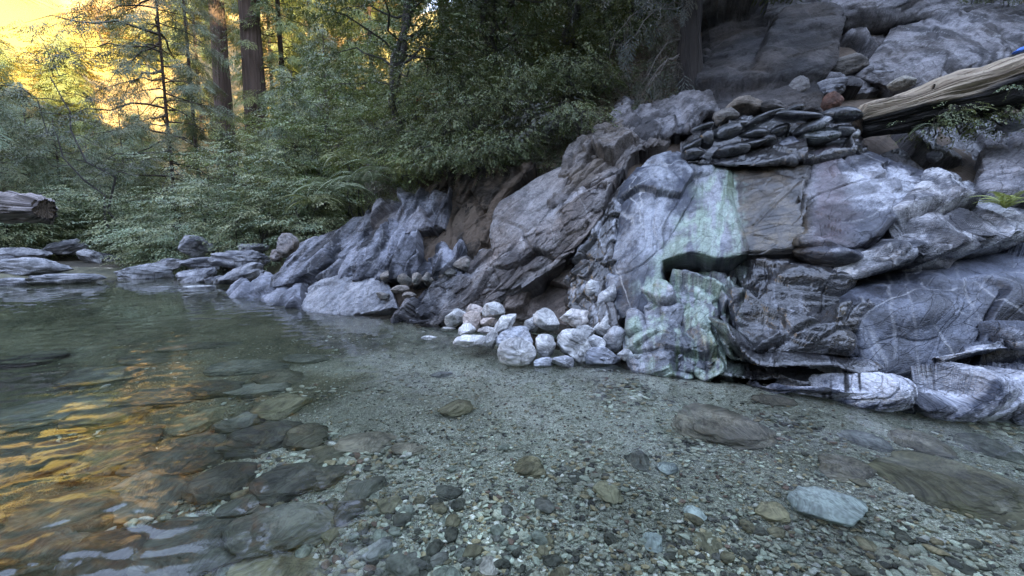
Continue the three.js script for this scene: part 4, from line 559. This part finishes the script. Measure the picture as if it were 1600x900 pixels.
// a conifer: trunk, whorled drooping boughs, needle fronds along them
function conifer(name, label, [x, z], o) {
  const r = rng(o.seed), y0 = land(x, z) - 0.2, t = group(name, label, 'tree', [x, y0, z], o.group), H = o.h, tr = o.r;
  const pts = [], rad = []; for (let i = 0; i <= 26; i++) { const k = i / 26; pts.push(V((o.lean ?? 0) * k * H + 0.25 * tr * noise(k * 6, o.seed, 1), k * H, 0.25 * tr * noise(k * 6, 4, o.seed))); rad.push(tr * (1 - 0.86 * k) * (1 + 0.5 * Math.exp(-k * 30))); }
  put('trunk', tube(pts, rad, 44, { tone: o.bark ?? RED, flute: 0.12, ribs: 15, bump: 0.14, freq: 0.4, wrap: 3 }), barkMat, t);
  const list = [[], []], wood = [], start = o.start ?? 0.15, nB = o.boughs;
  for (let b = 0; b < nB; b++) {
    const k = start + (1 - start) * Math.pow((b + r() * 0.8) / nB, o.pack ?? 1), y = k * H, a = b * 2.4 + r(), prof = (o.width ?? 3.5) * Math.pow(1 - k * 0.93, 0.75) * (0.55 + 0.65 * r()) * (o.bias ? o.bias(a, y) : 1), base = V((o.lean ?? 0) * y, y, 0);
    if (prof < 0.25) continue;
    const tip = base.clone().add(V(Math.cos(a) * prof, -(o.droop ?? 0.25) * prof * (0.5 + r()), Math.sin(a) * prof)), line = bend(base, tip, 0.07, 6, r, 0.12);
    wood.push(tube(line, line.map((_, i) => lerp(0.012 + 0.012 * prof, 0.006, i / 6)), 4));
    const n = Math.ceil(prof * (o.dense ?? 5));
    for (let i = 0; i < n; i++) {
      const q = lerp(o.bare ?? 0.22, 1, Math.sqrt(r())) * 6, j = Math.min(5, Math.floor(q)), p = line[j].clone().lerp(line[j + 1], q - j), aa = a + (r() - 0.5) * 2.2;
      list[i % 2].push([p.addScaledVector(rnd(r), 0.12 + 0.05 * prof), V(Math.cos(aa), -0.25 - 0.6 * r(), Math.sin(aa)), (o.size ?? 1) * (0.7 + 0.6 * r())]);
    }
  }
  if (wood.length) put('boughs', mergeGeometries(wood), twigMat, t).userData.kind = 'stuff';
  const g = o.spray ?? SPRAY.needle; list.forEach((l, i) => l.length && foliage(t, 'foliage', l, g[i], o.mat ?? needleMat, o.tone, r));
  return t;
}
// a broad-leaved tree or shrub: stems, limbs, sprays gathered in uneven clumps
function leafy(name, label, cat, pos, o) {
  const r = rng(o.seed), t = group(name, label, cat, pos, o.group), H = o.h, wood = [], list = [[], []], clumps = [];
  for (let s = 0; s < o.stems; s++) {
    const a = r() * 6.283, lean = o.spread * (0.3 + 0.7 * r()), foot = V((r() - 0.5) * 0.3 * o.stems * 0.3, 0, (r() - 0.5) * 0.3 * o.stems * 0.3), top = V(Math.cos(a) * lean + (o.tilt?.[0] ?? 0), H * (0.72 + 0.3 * r()), Math.sin(a) * lean + (o.tilt?.[1] ?? 0)), line = bend(foot, top, 0.06, 9, r, 0.25);
    wood.push(tube(line, line.map((_, i) => lerp(o.r, o.r * 0.16, i / 9)), 7, { tone: o.bark ?? GREYB, bump: 0.15, freq: 2 }));
    for (let b = 0; b < o.limbs; b++) {
      const k = lerp(o.low ?? 0.25, 1, (b + r()) / o.limbs), j = Math.min(8, Math.floor(k * 9)), p = line[j].clone().lerp(line[j + 1], k * 9 - j), aa = b * 2.4 + r() * 1.2 + a, l = o.reach * (0.4 + 0.8 * r()) * (o.taper ? lerp(1.1, 0.45, k) : 1), tip = p.clone().add(V(Math.cos(aa) * l, (o.rise ?? 0.15) * l * (r() * 2 - 0.6), Math.sin(aa) * l)), br = bend(p, tip, 0.08, 5, r, 0.2);
      wood.push(tube(br, br.map((_, i) => lerp(o.r * 0.3, 0.006, i / 5)), 4, { tone: o.bark ?? GREYB }));
      clumps.push([tip, aa, l]); if (l > 0.5) clumps.push([br[3].clone(), aa + 0.6, l * 0.7]);
    }
  }
  const per = Math.ceil(o.sprays / clumps.length);
  for (const [c, aa, l] of clumps) {
    const cr = (o.clump ?? 0.45) * (0.6 + 0.8 * r()), m = Math.ceil(per * (0.4 + 1.2 * r()));
    for (let i = 0; i < m; i++) { const d = rnd(r); d.y *= o.flat ?? 0.45; list[i % 2].push([c.clone().addScaledVector(d, cr), V(Math.cos(aa) * 0.6 + d.x, 0.25 * d.y - (o.hang ?? 0.15), Math.sin(aa) * 0.6 + d.z), (o.size ?? 1) * (0.65 + 0.7 * r())]); }
  }
  if (cat === 'tree') put('trunk', mergeGeometries(wood.slice(0, 1)), barkMat, t), put('limbs', mergeGeometries(wood.slice(1)), barkMat, t); else put('stems', mergeGeometries(wood), barkMat, t);
  const g = o.spray ?? SPRAY.alder; list.forEach((l, i) => l.length && foliage(t, 'foliage', l, g[i], o.mat ?? broadMat, o.tone, r, o.vary));
  return t;
}
const place = (px, t) => { const p = at(px, 370, t); return [p.x, p.z]; };
const stand = (px, t, dy = -0.05) => { const [x, z] = place(px, t); return [x, land(x, z) + dy, z]; };

// far sunlit slope: trees in the valley head, each at its own place
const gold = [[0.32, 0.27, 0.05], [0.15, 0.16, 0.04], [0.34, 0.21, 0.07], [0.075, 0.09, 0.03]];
const rg = rng(5);
const farWords = ['golden', 'yellow green', 'amber', 'dull green'];
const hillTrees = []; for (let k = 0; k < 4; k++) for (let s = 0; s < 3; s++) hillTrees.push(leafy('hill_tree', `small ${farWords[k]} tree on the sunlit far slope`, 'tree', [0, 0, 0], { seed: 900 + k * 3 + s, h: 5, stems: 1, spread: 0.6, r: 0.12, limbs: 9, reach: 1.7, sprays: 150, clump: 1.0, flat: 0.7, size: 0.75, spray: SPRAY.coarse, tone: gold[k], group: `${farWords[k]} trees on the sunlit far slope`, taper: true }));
for (let i = 0; i < 270; i++) {
  const az = lerp(-1.0, -0.2, rg()), r = 54 + 76 * Math.pow(rg(), 0.75), x = r * Math.sin(az), z = -r * Math.cos(az), n = Math.floor(rg() * 12), s = 0.5 + 0.9 * rg(); let t = hillTrees[n];
  if (i < 12) t = hillTrees[i]; else { t = t.clone(); t.name = numbered('hill_tree'); scene.add(t); }
  t.position.set(x, land(x, z) - 0.1, z); t.rotation.y = rg() * 6.3; t.scale.setScalar(s);
}
// trees of the valley floor
const DKG = [0.095, 0.12, 0.042], MDG = [0.165, 0.20, 0.065], LTG = [0.24, 0.28, 0.085], GLC = [0.30, 0.345, 0.185];
conifer('redwood_tree', 'slimmer dark redwood trunk standing further back of the two', place(366, 31), { seed: 11, h: 42, r: 0.58, start: 0.3, boughs: 90, width: 3.6, dense: 5, tone: DKG, size: 1.5 });
conifer('redwood_tree', 'thicker reddish redwood trunk standing beside the slimmer one', place(410, 26), { seed: 12, h: 44, r: 0.62, lean: 0.012, start: 0.18, boughs: 120, width: 3.2, dense: 5, tone: MDG, size: 1.5, pack: 0.9, bias: (a, y) => y < 16 ? 0.35 + 0.75 * Math.max(0, Math.cos(a)) : 1 });
conifer('fir_tree', 'dark feathery fir with long drooping boughs before the redwoods', place(278, 21), { seed: 13, h: 21, r: 0.085, start: 0.06, boughs: 130, width: 3.5, dense: 7, tone: [0.15, 0.175, 0.09], droop: 0.35, bias: (a, y) => y > 7 && y < 13 && Math.cos(a) < -0.3 ? 1.7 : 1 });
conifer('fir_tree', 'narrow fir close behind the feathery one', place(318, 25), { seed: 14, h: 26, r: 0.11, start: 0.1, boughs: 100, width: 2.0, dense: 7, tone: DKG });
conifer('fir_tree', 'bright green fir right behind the thick redwood', place(456, 27), { seed: 15, h: 34, r: 0.16, start: 0.05, boughs: 170, width: 2.7, dense: 8, tone: LTG, size: 1.2 });
conifer('fir_tree', 'tall dusky fir behind the leafy oak', place(560, 34), { seed: 16, h: 15, r: 0.3, start: 0.05, boughs: 110, width: 3.6, dense: 7, tone: MDG, size: 1.4 });
conifer('fir_tree', 'dusky fir behind the overhanging bank trees', place(700, 24), { seed: 17, h: 26, r: 0.3, start: 0.02, boughs: 150, width: 3.8, dense: 8, tone: MDG, size: 1.3 });
conifer('fir_tree', 'dark fir filling the gap above the leafy bank', place(830, 20), { seed: 18, h: 24, r: 0.3, start: 0.02, boughs: 140, width: 3.8, dense: 8, tone: DKG, size: 1.2 });
for (const [px, t, h, w, seed, label] of [[236, 36, 11, 2.4, 19, 'hazy green fir between the sunlit slope and the dark feathery fir'], [-15, 30, 12, 2.6, 20, 'tall fir beyond the picture edge above the young firs'], [330, 44, 22, 3.0, 21, 'far green fir showing between the trunks'], [500, 42, 17, 3.0, 22, 'far yellow green fir under the sky gap'], [440, 38, 26, 3.2, 23, 'far green fir behind the bright one'], [590, 30, 20, 3.0, 24, 'green fir behind the oak crown'], [175, 30, 9, 2.2, 26, 'shaded green fir low before the sunlit slope'], [92, 33, 9, 2.4, 27, 'shaded green fir standing in front of the brightest slope'], [20, 34, 12, 2.8, 28, 'shaded green fir at the corner of the sunlit slope'], [130, 40, 8, 2.2, 25, 'short fir standing before the sunlit slope']])
  conifer('fir_tree', label, place(px, t), { seed, h, r: 0.16, start: 0.04, boughs: 120, width: w, dense: 7, tone: LTG, size: 1.4 });
let fi = 0;
for (const [px, t, h, w, label] of [[18, 19, 7.5, 2.2, 'greyish young fir at the picture edge over the broken log'], [62, 22, 8.2, 2.3, 'greyish young fir second from the picture edge'], [104, 20, 6.2, 2.0, 'short greyish young fir before the sunlit slope'], [-30, 16, 8, 2.4, 'young fir beyond the picture edge reaching in over the log'], [150, 24, 6.5, 2.2, 'young fir at the foot of the sunlit slope'], [205, 27, 9, 2.2, 'young fir tucked beside the feathery dark fir'], [520, 21, 8, 2.4, 'young fir behind the ferns'], [470, 18, 6.5, 2.2, 'young fir in the thicket below the bright fir']])
  conifer('young_fir', label, place(px, t), { seed: 40 + fi++, h, r: 0.1, start: 0.04, boughs: 70, width: w, dense: 8, tone: [0.20, 0.235, 0.13], droop: 0.15, group: 'young firs by the pool end' });
// the arching bare limbs with thin leaves at the upper corner
leafy('arching_tree', 'thin leaning tree whose arching bare limbs sweep across the sunlit gap', 'tree', stand(215, 17), { seed: 61, h: 9.5, stems: 2, spread: 1.2, tilt: [-3.4, 0], r: 0.055, limbs: 9, low: 0.35, reach: 2.2, sprays: 460, clump: 0.5, tone: [0.10, 0.11, 0.06], rise: -0.1, spray: SPRAY.fine, size: 1.1 });
// shrub thicket of the far bank
let si = 0;
for (const [px, t, h, w, tone, label] of [
  [20, 15.5, 2.6, 1.5, GLC, 'pale shrub at the picture edge below the broken log'], [80, 17, 3.0, 1.6, GLC, 'pale shrub behind the humped boulder'], [130, 18.5, 3.3, 1.7, GLC, 'pale leafy shrub over the pool end'], [180, 18, 2.6, 1.5, MDG, 'darker low shrub hanging over the pool end'], [215, 17, 2.8, 1.4, GLC, 'spreading shrub above the pale wedge boulder'],
  [262, 15.5, 2.2, 1.2, GLC, 'drooping shrub right behind the tan boulder'], [300, 17.5, 4.2, 1.8, GLC, 'tall pale shrub behind the upright boulder'], [350, 17, 4.9, 1.9, GLC, 'tallest pale shrub before the two redwoods'], [395, 15.5, 3.6, 1.6, GLC, 'pale shrub over the long ribbed boulder'], [440, 16.5, 4.6, 1.8, LTG, 'leafy shrub below the thick redwood'],
  [480, 14.5, 3.2, 1.5, GLC, 'shrub beside the fern clumps'], [520, 17, 5.4, 1.8, LTG, 'tall green shrub behind the fern clumps'], [560, 15, 4.8, 1.7, LTG, 'green shrub under the leafy oak'], [110, 23, 4.8, 2.0, LTG, 'taller green shrub before the young firs'], [240, 22, 5.0, 2.0, MDG, 'dark shrub under the feathery fir'], [400, 21, 5.6, 2.2, LTG, 'green thicket shrub at the thick redwood foot'], [330, 23, 5.6, 2.2, LTG, 'green thicket shrub at the slim redwood foot'], [45, 25, 5.0, 2.2, LTG, 'green shrub far back under the young firs'], [610, 17, 6.2, 2.0, LTG, 'tall shrub behind the oak trunk'], [180, 25, 5.2, 2.2, LTG, 'green shrub under the edge of the sunlit slope']])
  leafy('bank_shrub', label, 'shrub', stand(px, t, -0.1), { seed: 100 + si++, h, stems: 6, spread: w * 0.8, r: 0.03, limbs: 8, low: 0.12, reach: w * 0.75, sprays: 620, clump: 0.5, flat: 0.3, tone, size: 0.95, group: 'shrubs of the far bank thicket' });
// trees on the leafy bank
leafy('oak_tree', 'dense leafy oak with a grey forked trunk above the ferns', 'tree', onBank(632, 215, -0.2).toArray(), { seed: 71, h: 7.5, stems: 2, spread: 0.6, r: 0.10, limbs: 20, low: 0.04, reach: 2.0, sprays: 2200, clump: 0.6, tone: [0.13, 0.16, 0.06], spray: SPRAY.bush, rise: 0.3 });
leafy('bank_tree', 'dark small leaved tree leaning from the top of the bank', 'tree', onBank(770, 110, -0.4).toArray(), { seed: 72, h: 5, stems: 3, spread: 1.4, r: 0.09, limbs: 13, low: 0.05, reach: 1.9, sprays: 1700, clump: 0.6, tone: [0.13, 0.17, 0.045], spray: SPRAY.bush, rise: 0.1, hang: 0.4 });
leafy('bank_tree', 'olive leaved tree over the dark hollow of the bank', 'tree', onBank(890, 70, -0.3).toArray(), { seed: 73, h: 4, stems: 3, spread: 1.4, r: 0.08, limbs: 12, low: 0.05, reach: 1.7, sprays: 1200, clump: 0.55, tone: [0.17, 0.185, 0.04], spray: SPRAY.fine, rise: 0, hang: 0.5, size: 1.1 });
leafy('bank_tree', 'dim tree high on the bank beside the dark trunk', 'tree', onBank(985, 20, -0.6).toArray(), { seed: 74, h: 4, stems: 2, spread: 1.3, r: 0.08, limbs: 12, low: 0.0, reach: 1.7, sprays: 900, clump: 0.55, tone: DKG, spray: SPRAY.fine, hang: 0.5 });
const BSH = [0.15, 0.18, 0.055]; let bi = 0;
for (const [px, py, h, w, n, tone, label] of [
  [655, 250, 0.7, 0.6, 260, MDG, 'green bush spilling over the rim above the dirt bank'], [700, 235, 0.8, 0.7, 260, BSH, 'dark bush hanging over the dirt bank'], [745, 215, 0.9, 0.7, 280, BSH, 'dark bush in the middle of the leafy bank'], [720, 165, 1.0, 0.8, 300, MDG, 'bush below the leaning bank tree'], [790, 190, 0.8, 0.7, 260, BSH, 'dim bush above the flat rock slab'], [840, 165, 0.8, 0.7, 260, BSH, 'dim bush on the steep leaf litter'], [890, 150, 0.7, 0.7, 220, BSH, 'small dim bush beside the shaded rock shelf'], [680, 120, 1.2, 0.9, 300, MDG, 'bush beside the oak trunk'], [800, 245, 0.5, 0.5, 130, BSH, 'low bush at the rim of the rock slab'], [850, 215, 0.5, 0.5, 140, [0.05, 0.05, 0.025], 'brownish low bush above the ragged crest'], [930, 140, 0.6, 0.5, 160, BSH, 'dark bush under the drooping dead twigs'], [600, 255, 0.8, 0.6, 240, MDG, 'bush above the upper ribs of rock'], [640, 282, 0.5, 0.55, 200, LTG, 'light green bush draped over the upper ribs of rock'], [690, 272, 0.45, 0.55, 190, MDG, 'green bush draped over the top of the dirt bank'], [760, 262, 0.45, 0.5, 170, BSH, 'dark bush drooping over the corner of the flat rock slab'], [890, 205, 0.45, 0.5, 150, BSH, 'dark low bush beside the ragged rock crest'], [960, 90, 1.0, 0.8, 240, BSH, 'bush in the dark hollow by the trunk'], [645, 190, 1.0, 0.8, 260, LTG, 'lighter bush at the oak foot']])
  leafy('bank_bush', label, 'bush', onBank(px, py, py > 180 ? 0.22 : 0).toArray(), { seed: 140 + bi++, h, stems: 5, spread: w * 0.7, r: 0.015, limbs: 7, low: 0.05, reach: w * 0.85, sprays: Math.round(n * 1.5), clump: 0.24, flat: 0.6, tone, spray: SPRAY.bush, size: 0.62, hang: 0.45, group: 'bushes of the leafy bank' });
for (const [px, py, out, w, n, tone, label] of [[1480, 208, 0.75, 0.32, 70, MDG, 'small leafy bush hanging below the middle of the log'], [1545, 200, 0.7, 0.36, 90, MDG, 'leafy bush below the log near the picture edge'], [1598, 205, 0.6, 0.32, 70, LTG, 'leafy bush below the log cut by the picture edge'], [1535, 4, 0.2, 0.6, 160, BSH, 'dark bush on the rim above the broad boulder'], [1595, 12, 0.2, 0.6, 160, BSH, 'dark bush in the upper corner above the log'], [1440, 0, 0, 0.5, 110, BSH, 'dark bush on the rim over the gully']])
  leafy('bank_bush', label, 'bush', onBank(px, py, out).toArray(), { seed: 160 + bi++, h: w, stems: 5, spread: w * 0.7, r: 0.01, limbs: 5, low: 0.1, reach: w * 0.7, sprays: n, clump: 0.15, flat: 0.6, tone, spray: SPRAY.bush, size: 0.42, hang: 0.45, group: 'bushes of the leafy bank' });
{ // young leaves lit by the sky
  let k = 0;
  for (const [px, py, tone, label, n] of [[735, 225, [0.20, 0.25, 0.06], 'sprig of bright yellow green leaves over the dirt bank', 14], [672, 168, [0.42, 0.15, 0.03], 'hanging tuft of orange dead leaves on the oak', 9], [845, 75, [0.15, 0.17, 0.03], 'yellow olive sprig hanging from the bank trees', 40]]) leafy('leaf_sprig', label, 'sprig', onBank(px, py, 0.5).toArray(), { seed: 170 + k++, h: 0.3, stems: 3, spread: 0.15, r: 0.005, limbs: 3, reach: 0.15, sprays: n, clump: 0.1, tone, spray: SPRAY.bush, size: 0.6 });
}
// drooping dead twigs and the dark trunk on the cliff
{
  const p = onBank(1082, 180, -0.9), t = group('cliff_tree', 'dark rough trunk on the cliff with drooping grey dead twigs', 'tree', p.toArray()), r = rng(81), pts = [], rad = [];
  for (let i = 0; i <= 20; i++) { const k = i / 20; pts.push(V(-0.15 * k + 0.06 * noise(k * 5, 1, 2), k * 6 - 0.3, -0.5 * k)); rad.push(0.2 * (1 - 0.35 * k) * (1 + 0.9 * Math.exp(-k * 12))); }
  put('trunk', tube(pts, rad, 30, { tone: barkTone([0.02, 0.017, 0.015], [0.06, 0.05, 0.045]), flute: 0.15, bump: 0.3, freq: 2, wrap: 2 }), barkMat, t);
  const twigs = [], lv = [];
  for (let b = 0; b < 13; b++) {
    const y = 1.0 + 2.6 * r(), a = Math.PI + (r() - 0.5) * 2.2, l = 0.7 + 1.3 * r(), base = V(-0.1, y, -0.2), tip = base.clone().add(V(Math.cos(a) * l, -0.3 - 0.8 * r(), Math.abs(Math.sin(a)) * l * 0.8)), line = bend(base, tip, 0.16, 7, r, 0.15);
    twigs.push(tube(line, line.map((_, i) => lerp(0.018, 0.004, i / 7)), 5));
    for (let k = 0; k < 9; k++) { const q = line[2 + Math.floor(r() * 6)], e = q.clone().add(V((r() - 0.5) * 0.5, -0.1 - 0.4 * r(), (r() - 0.5) * 0.5)), l2 = bend(q, e, 0.12, 4, r, 0.3); twigs.push(tube(l2, l2.map((_, i) => lerp(0.006, 0.002, i / 4)), 3)); lv.push([e, V(r() - 0.5, -1, r() - 0.5), 0.35 + 0.3 * r()]); }
  }
  const crown = [[], []];
  for (let b = 0; b < 24; b++) { const y = 3.6 + 5.5 * r(), a = r() * 6.283, l = (1.2 + 3.6 * r()) * (1 - 0.5 * (y - 3.6) / 5.5), base = V(-0.15, Math.min(y, 5.6), -0.45), tip = base.clone().add(V(Math.cos(a) * l, y - base.y - 0.3 * l, Math.sin(a) * l)), line = bend(base, tip, 0.05, 6, r, 0.15); for (let i = 0; i < 26; i++) { const q = 1 + 4.99 * Math.sqrt(r()), j = Math.floor(q); crown[i % 2].push([line[j].clone().lerp(line[j + 1], q - j).addScaledVector(rnd(r), 0.3), V(Math.cos(a) + r() - 0.5, -0.5, Math.sin(a) + r() - 0.5), 1 + 0.5 * r()]); } if (b % 2) twigs.push(tube(line, line.map((_, i) => lerp(0.04, 0.008, i / 6)), 5)); }
  put('dead_twigs', mergeGeometries(twigs), paleTwigMat, t).userData.kind = 'stuff';
  crown.forEach((q, i) => foliage(t, 'foliage', q, SPRAY.needle[i], needleMat, DKG, r));
  foliage(t, 'foliage', lv, SPRAY.needle[0], needleMat, [0.10, 0.105, 0.085], r);
}
// ground cover of the leafy bank, and trees on the slope above the picture that shade it
{
  const r = rng(91), l = [[], []], lit = [[], []], host = group('ground_cover', 'low dark leafy ground cover and leaf litter clothing the bank', 'ground cover'); host.userData.kind = 'stuff';
  for (let i = 0; i < 5200; i++) {
    const x = lerp(575, 1075, r()), top = lerp(250, 20, (x - 575) / 500), low = x < 640 ? 290 : x < 800 ? 285 : lerp(285, 165, (x - 800) / 275), y = lerp(top, low + 14 * noise(x * 0.05, 1, 2), Math.pow(r(), 0.8)), p = onBank(x, y, -0.42 + 0.3 * fbm(x * 0.02, y * 0.02, 4, 4) + 0.1 * r());
    (r() < 0.6 ? l : lit)[i % 2].push([p, V(r() - 0.7, -0.3 - 0.5 * r(), 0.3 + r()), 0.45 + 0.5 * r()]);
  }
  l.forEach((q, i) => foliage(host, 'leaves', q, SPRAY.bush[i], broadMat, [0.115, 0.135, 0.05], r, 0.8)); lit.forEach((q, i) => foliage(host, 'litter', q, SPRAY.fine[i], broadMat, [0.13, 0.095, 0.055], r, 0.8));
}
// tall firs of the bank behind the eye, whose dark mass the wet rock mirrors
{
  const two = [0, 1].map(i => conifer('near_bank_fir', 'tall dark fir on the bank behind the viewer', [6 - 9 * i, 8 + 2 * i], { seed: 330 + i, h: 19, r: 0.3, start: 0.08, boughs: 130, width: 3.6, dense: 7, tone: DKG, size: 1.5, group: 'firs on the bank behind the viewer' }));
  for (const [i, x, z] of [[0, -10, 7], [1, -15, 3], [0, 1.5, 11], [1, 11, 10], [0, -6.5, 12.5], [1, 15, 6]]) { const t = two[i].clone(); t.name = numbered('near_bank_fir'); scene.add(t); t.position.set(x, land(x, z) - 0.2, z); t.rotation.y = x; }
}
let hi = 0;
for (const [x, z, h, label] of [[4, -14, 11, 'dark fir on the slope above the dark trunk'], [8, -13, 12, 'dark fir on the slope above the broad boulder'], [12, -11, 11, 'dark fir on the slope above the log'], [0, -15.5, 11, 'dark fir on the slope behind the bank trees'], [14, -6, 11, 'dark fir on the slope beyond the cliff end']]) conifer('slope_fir', label, [x, z], { seed: 300 + hi++, h, r: 0.25, start: 0.12, boughs: 90, width: 3.6, dense: 7, tone: DKG, size: 1.4 });
// ferns
function frond(seed, len) {
  const r = rng(seed), pos = [], idx = [], n = 26;
  const mid = t => V(len * (t - 0.12 * t * t), len * (0.62 * t - 0.85 * t * t), 0);
  for (let i = 1; i < n; i++) { const t = i / n, w = len * 0.17 * Math.sin(Math.PI * Math.pow(t, 0.6)) + 0.008, d = V().subVectors(mid(t + 0.02), mid(t)).normalize(); for (const s of [-1, 1]) leafBlade(pos, idx, mid(t), V(0, -0.12 - 0.15 * r(), s).addScaledVector(d, 0.35).normalize(), V(0, 1, 0), w * (0.9 + 0.2 * r()), 0.022 + 0.01 * len, 0.12); }
  const stem = Array.from({ length: 9 }, (_, i) => mid(i / 8)); const g = tube(stem, stem.map((_, i) => lerp(0.006, 0.002, i / 8)), 4); const b = geom(pos, idx); return mergeGeometries([b, g]);
}
const fronds = [frond(1, 1), frond(2, 0.92)];
const fernMats = [[0.24, 0.29, 0.14], [0.28, 0.30, 0.09], [0.33, 0.37, 0.09]].map(c => { const m = fernMat.clone(); m.color.setRGB(...c); return m; });
let fe = 0;
for (const [px, py, n, s, mt, label, out] of [[520, 300, 13, 1.15, 0, 'large sword fern arching over the slanted rocks', 1.5], [565, 285, 12, 1.1, 0, 'sword fern next to the large one, nearer the dirt bank', 1.3], [598, 268, 10, 0.9, 0, 'smaller sword fern high at the rim of the rock ribs', 0.9], [490, 318, 10, 0.9, 1, 'yellowish fern at the outer end of the fern clumps', 1.6], [545, 250, 10, 1.0, 1, 'fern half hidden behind the others', 0.3],
  [1572, 326, 14, 0.34, 2, 'tiny bright yellow green fern growing on the pale slab', 0.3], [1492, 185, 9, 0.42, 1, 'fern hanging under the log', 1.0], [1545, 175, 10, 0.45, 0, 'leafy fern under the log near the picture edge', 1.0], [1590, 165, 9, 0.42, 1, 'fern below the log at the picture edge', 1.0], [1460, 198, 8, 0.35, 0, 'small fern under the lower end of the log', 0.8]]) {
  const r = rng(200 + fe), t = group('fern', label, 'fern', onBank(px, py, out).toArray(), 'ferns on the rocks'); fe++;
  for (let i = 0; i < n; i++) { const m = put('frond', fronds[i % 2], fernMats[mt], t); m.rotation.set((r() - 0.5) * 0.3, i / n * 6.283 + r() * 0.4, (r() - 0.4) * 0.5 + (mt === 2 ? 0.5 : 0), 'YXZ'); m.scale.setScalar(s * (0.75 + 0.4 * r())); }
}
// ---------- logs ----------
function log(name, label, a, b, ra, rb_, o) {
  const t = group(name, label, 'log', a.toArray()), pts = [], rad = [], n = 60; for (let i = 0; i <= n; i++) { const k = i / n; pts.push(b.clone().sub(a).multiplyScalar(k).add(V(0.03 * noise(k * 4, 1, o.seed), 0.03 * noise(k * 4, 7, o.seed), 0))); rad.push(lerp(ra, rb_, k) * (i === 0 ? 0.75 : 1)); }
  put('trunk', tube(pts, rad, 72, { tone: o.tone, bump: o.bump ?? 0.34, freq: 2.6, flute: 0.16, ribs: 31, wrap: 2 }), barkMat, t);
  const end = new THREE.CircleGeometry(1, 40), P = end.attributes.position, col = []; for (let i = 0; i < P.count; i++) { const x = P.getX(i), y = P.getY(i); P.setZ(i, 0.35 * (noise(x * 6, y * 6, 3) + 0.5 * noise(x * 17, y * 17, 5)) - 0.1); const c = mix3([0.03, 0.025, 0.02], [0.22, 0.17, 0.12], clamp(0.5 + noise(x * 8, y * 8, 2))); col.push(...c); }
  end.setAttribute('color', new THREE.Float32BufferAttribute(col, 3)); end.computeVertexNormals(); const e = put('broken_end', end, barkMat, t); e.scale.setScalar(ra * 0.8); e.lookAt(a.clone().multiplyScalar(2).sub(b)); 
  const r = rng(o.seed), d = b.clone().sub(a); for (let i = 0; i < 2; i++) { const k = 0.22 + 0.2 * i + 0.1 * r(), s = d.clone().multiplyScalar(k), n = V(0.3 * (r() - 0.5), 0.6 + 0.6 * r(), 0.7 + 0.3 * r()).normalize(), R0 = lerp(ra, rb_, k), l = R0 + 0.02 + 0.03 * r(), ln = [0, 0.5, 0.8, 1].map(q => s.clone().addScaledVector(n, l * q)); put('branch_stub', tube(ln, [0.05, 0.04, 0.034, 0.012], 9, { tone: o.tone, bump: 0.3, freq: 9 }), barkMat, t); }
  return t;
}
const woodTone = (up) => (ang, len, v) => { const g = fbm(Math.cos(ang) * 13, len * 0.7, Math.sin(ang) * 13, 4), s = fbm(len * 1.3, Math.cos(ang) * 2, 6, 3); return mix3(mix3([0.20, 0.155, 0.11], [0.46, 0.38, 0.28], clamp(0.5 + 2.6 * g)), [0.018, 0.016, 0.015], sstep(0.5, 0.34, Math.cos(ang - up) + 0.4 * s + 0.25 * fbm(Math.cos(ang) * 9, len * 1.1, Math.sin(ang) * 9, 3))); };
log('fallen_log', 'pale split log charred black beneath, sloping down to the stacked stones', at(1338, 196, 5.45), at(1720, 92, 4.75), 0.2, 0.33, { seed: 3, tone: woodTone(3.5) });
log('broken_log', 'weathered grey broken log end jutting in over the far boulders', at(70, 326, 9.0), at(-160, 322, 9.6), 0.27, 0.33, { seed: 5, tone: (ang, len, v) => mix3([0.07, 0.06, 0.06], [0.36, 0.32, 0.31], clamp(0.45 + 1.8 * fbm(Math.cos(ang) * 8, len * 0.6, Math.sin(ang) * 8, 4))), bump: 0.4 });
{ const g = stoneGeometry(77, [0.16, 0.035, 0.08], { low: [0.03, 0.09, 0.42], high: [0.08, 0.2, 0.65], detail: 10, cuts: 9, near: 0.5, rough: 0.2 }), m = put('blue_cloth', g, new THREE.MeshStandardMaterial({ vertexColors: true, roughness: 0.8 })); m.position.copy(at(1603, 76, 5.1)); m.rotation.z = 0.35; tag(m, 'crumpled blue cloth behind the top of the log at the picture edge', 'cloth'); }
renderer.render(scene, camera);
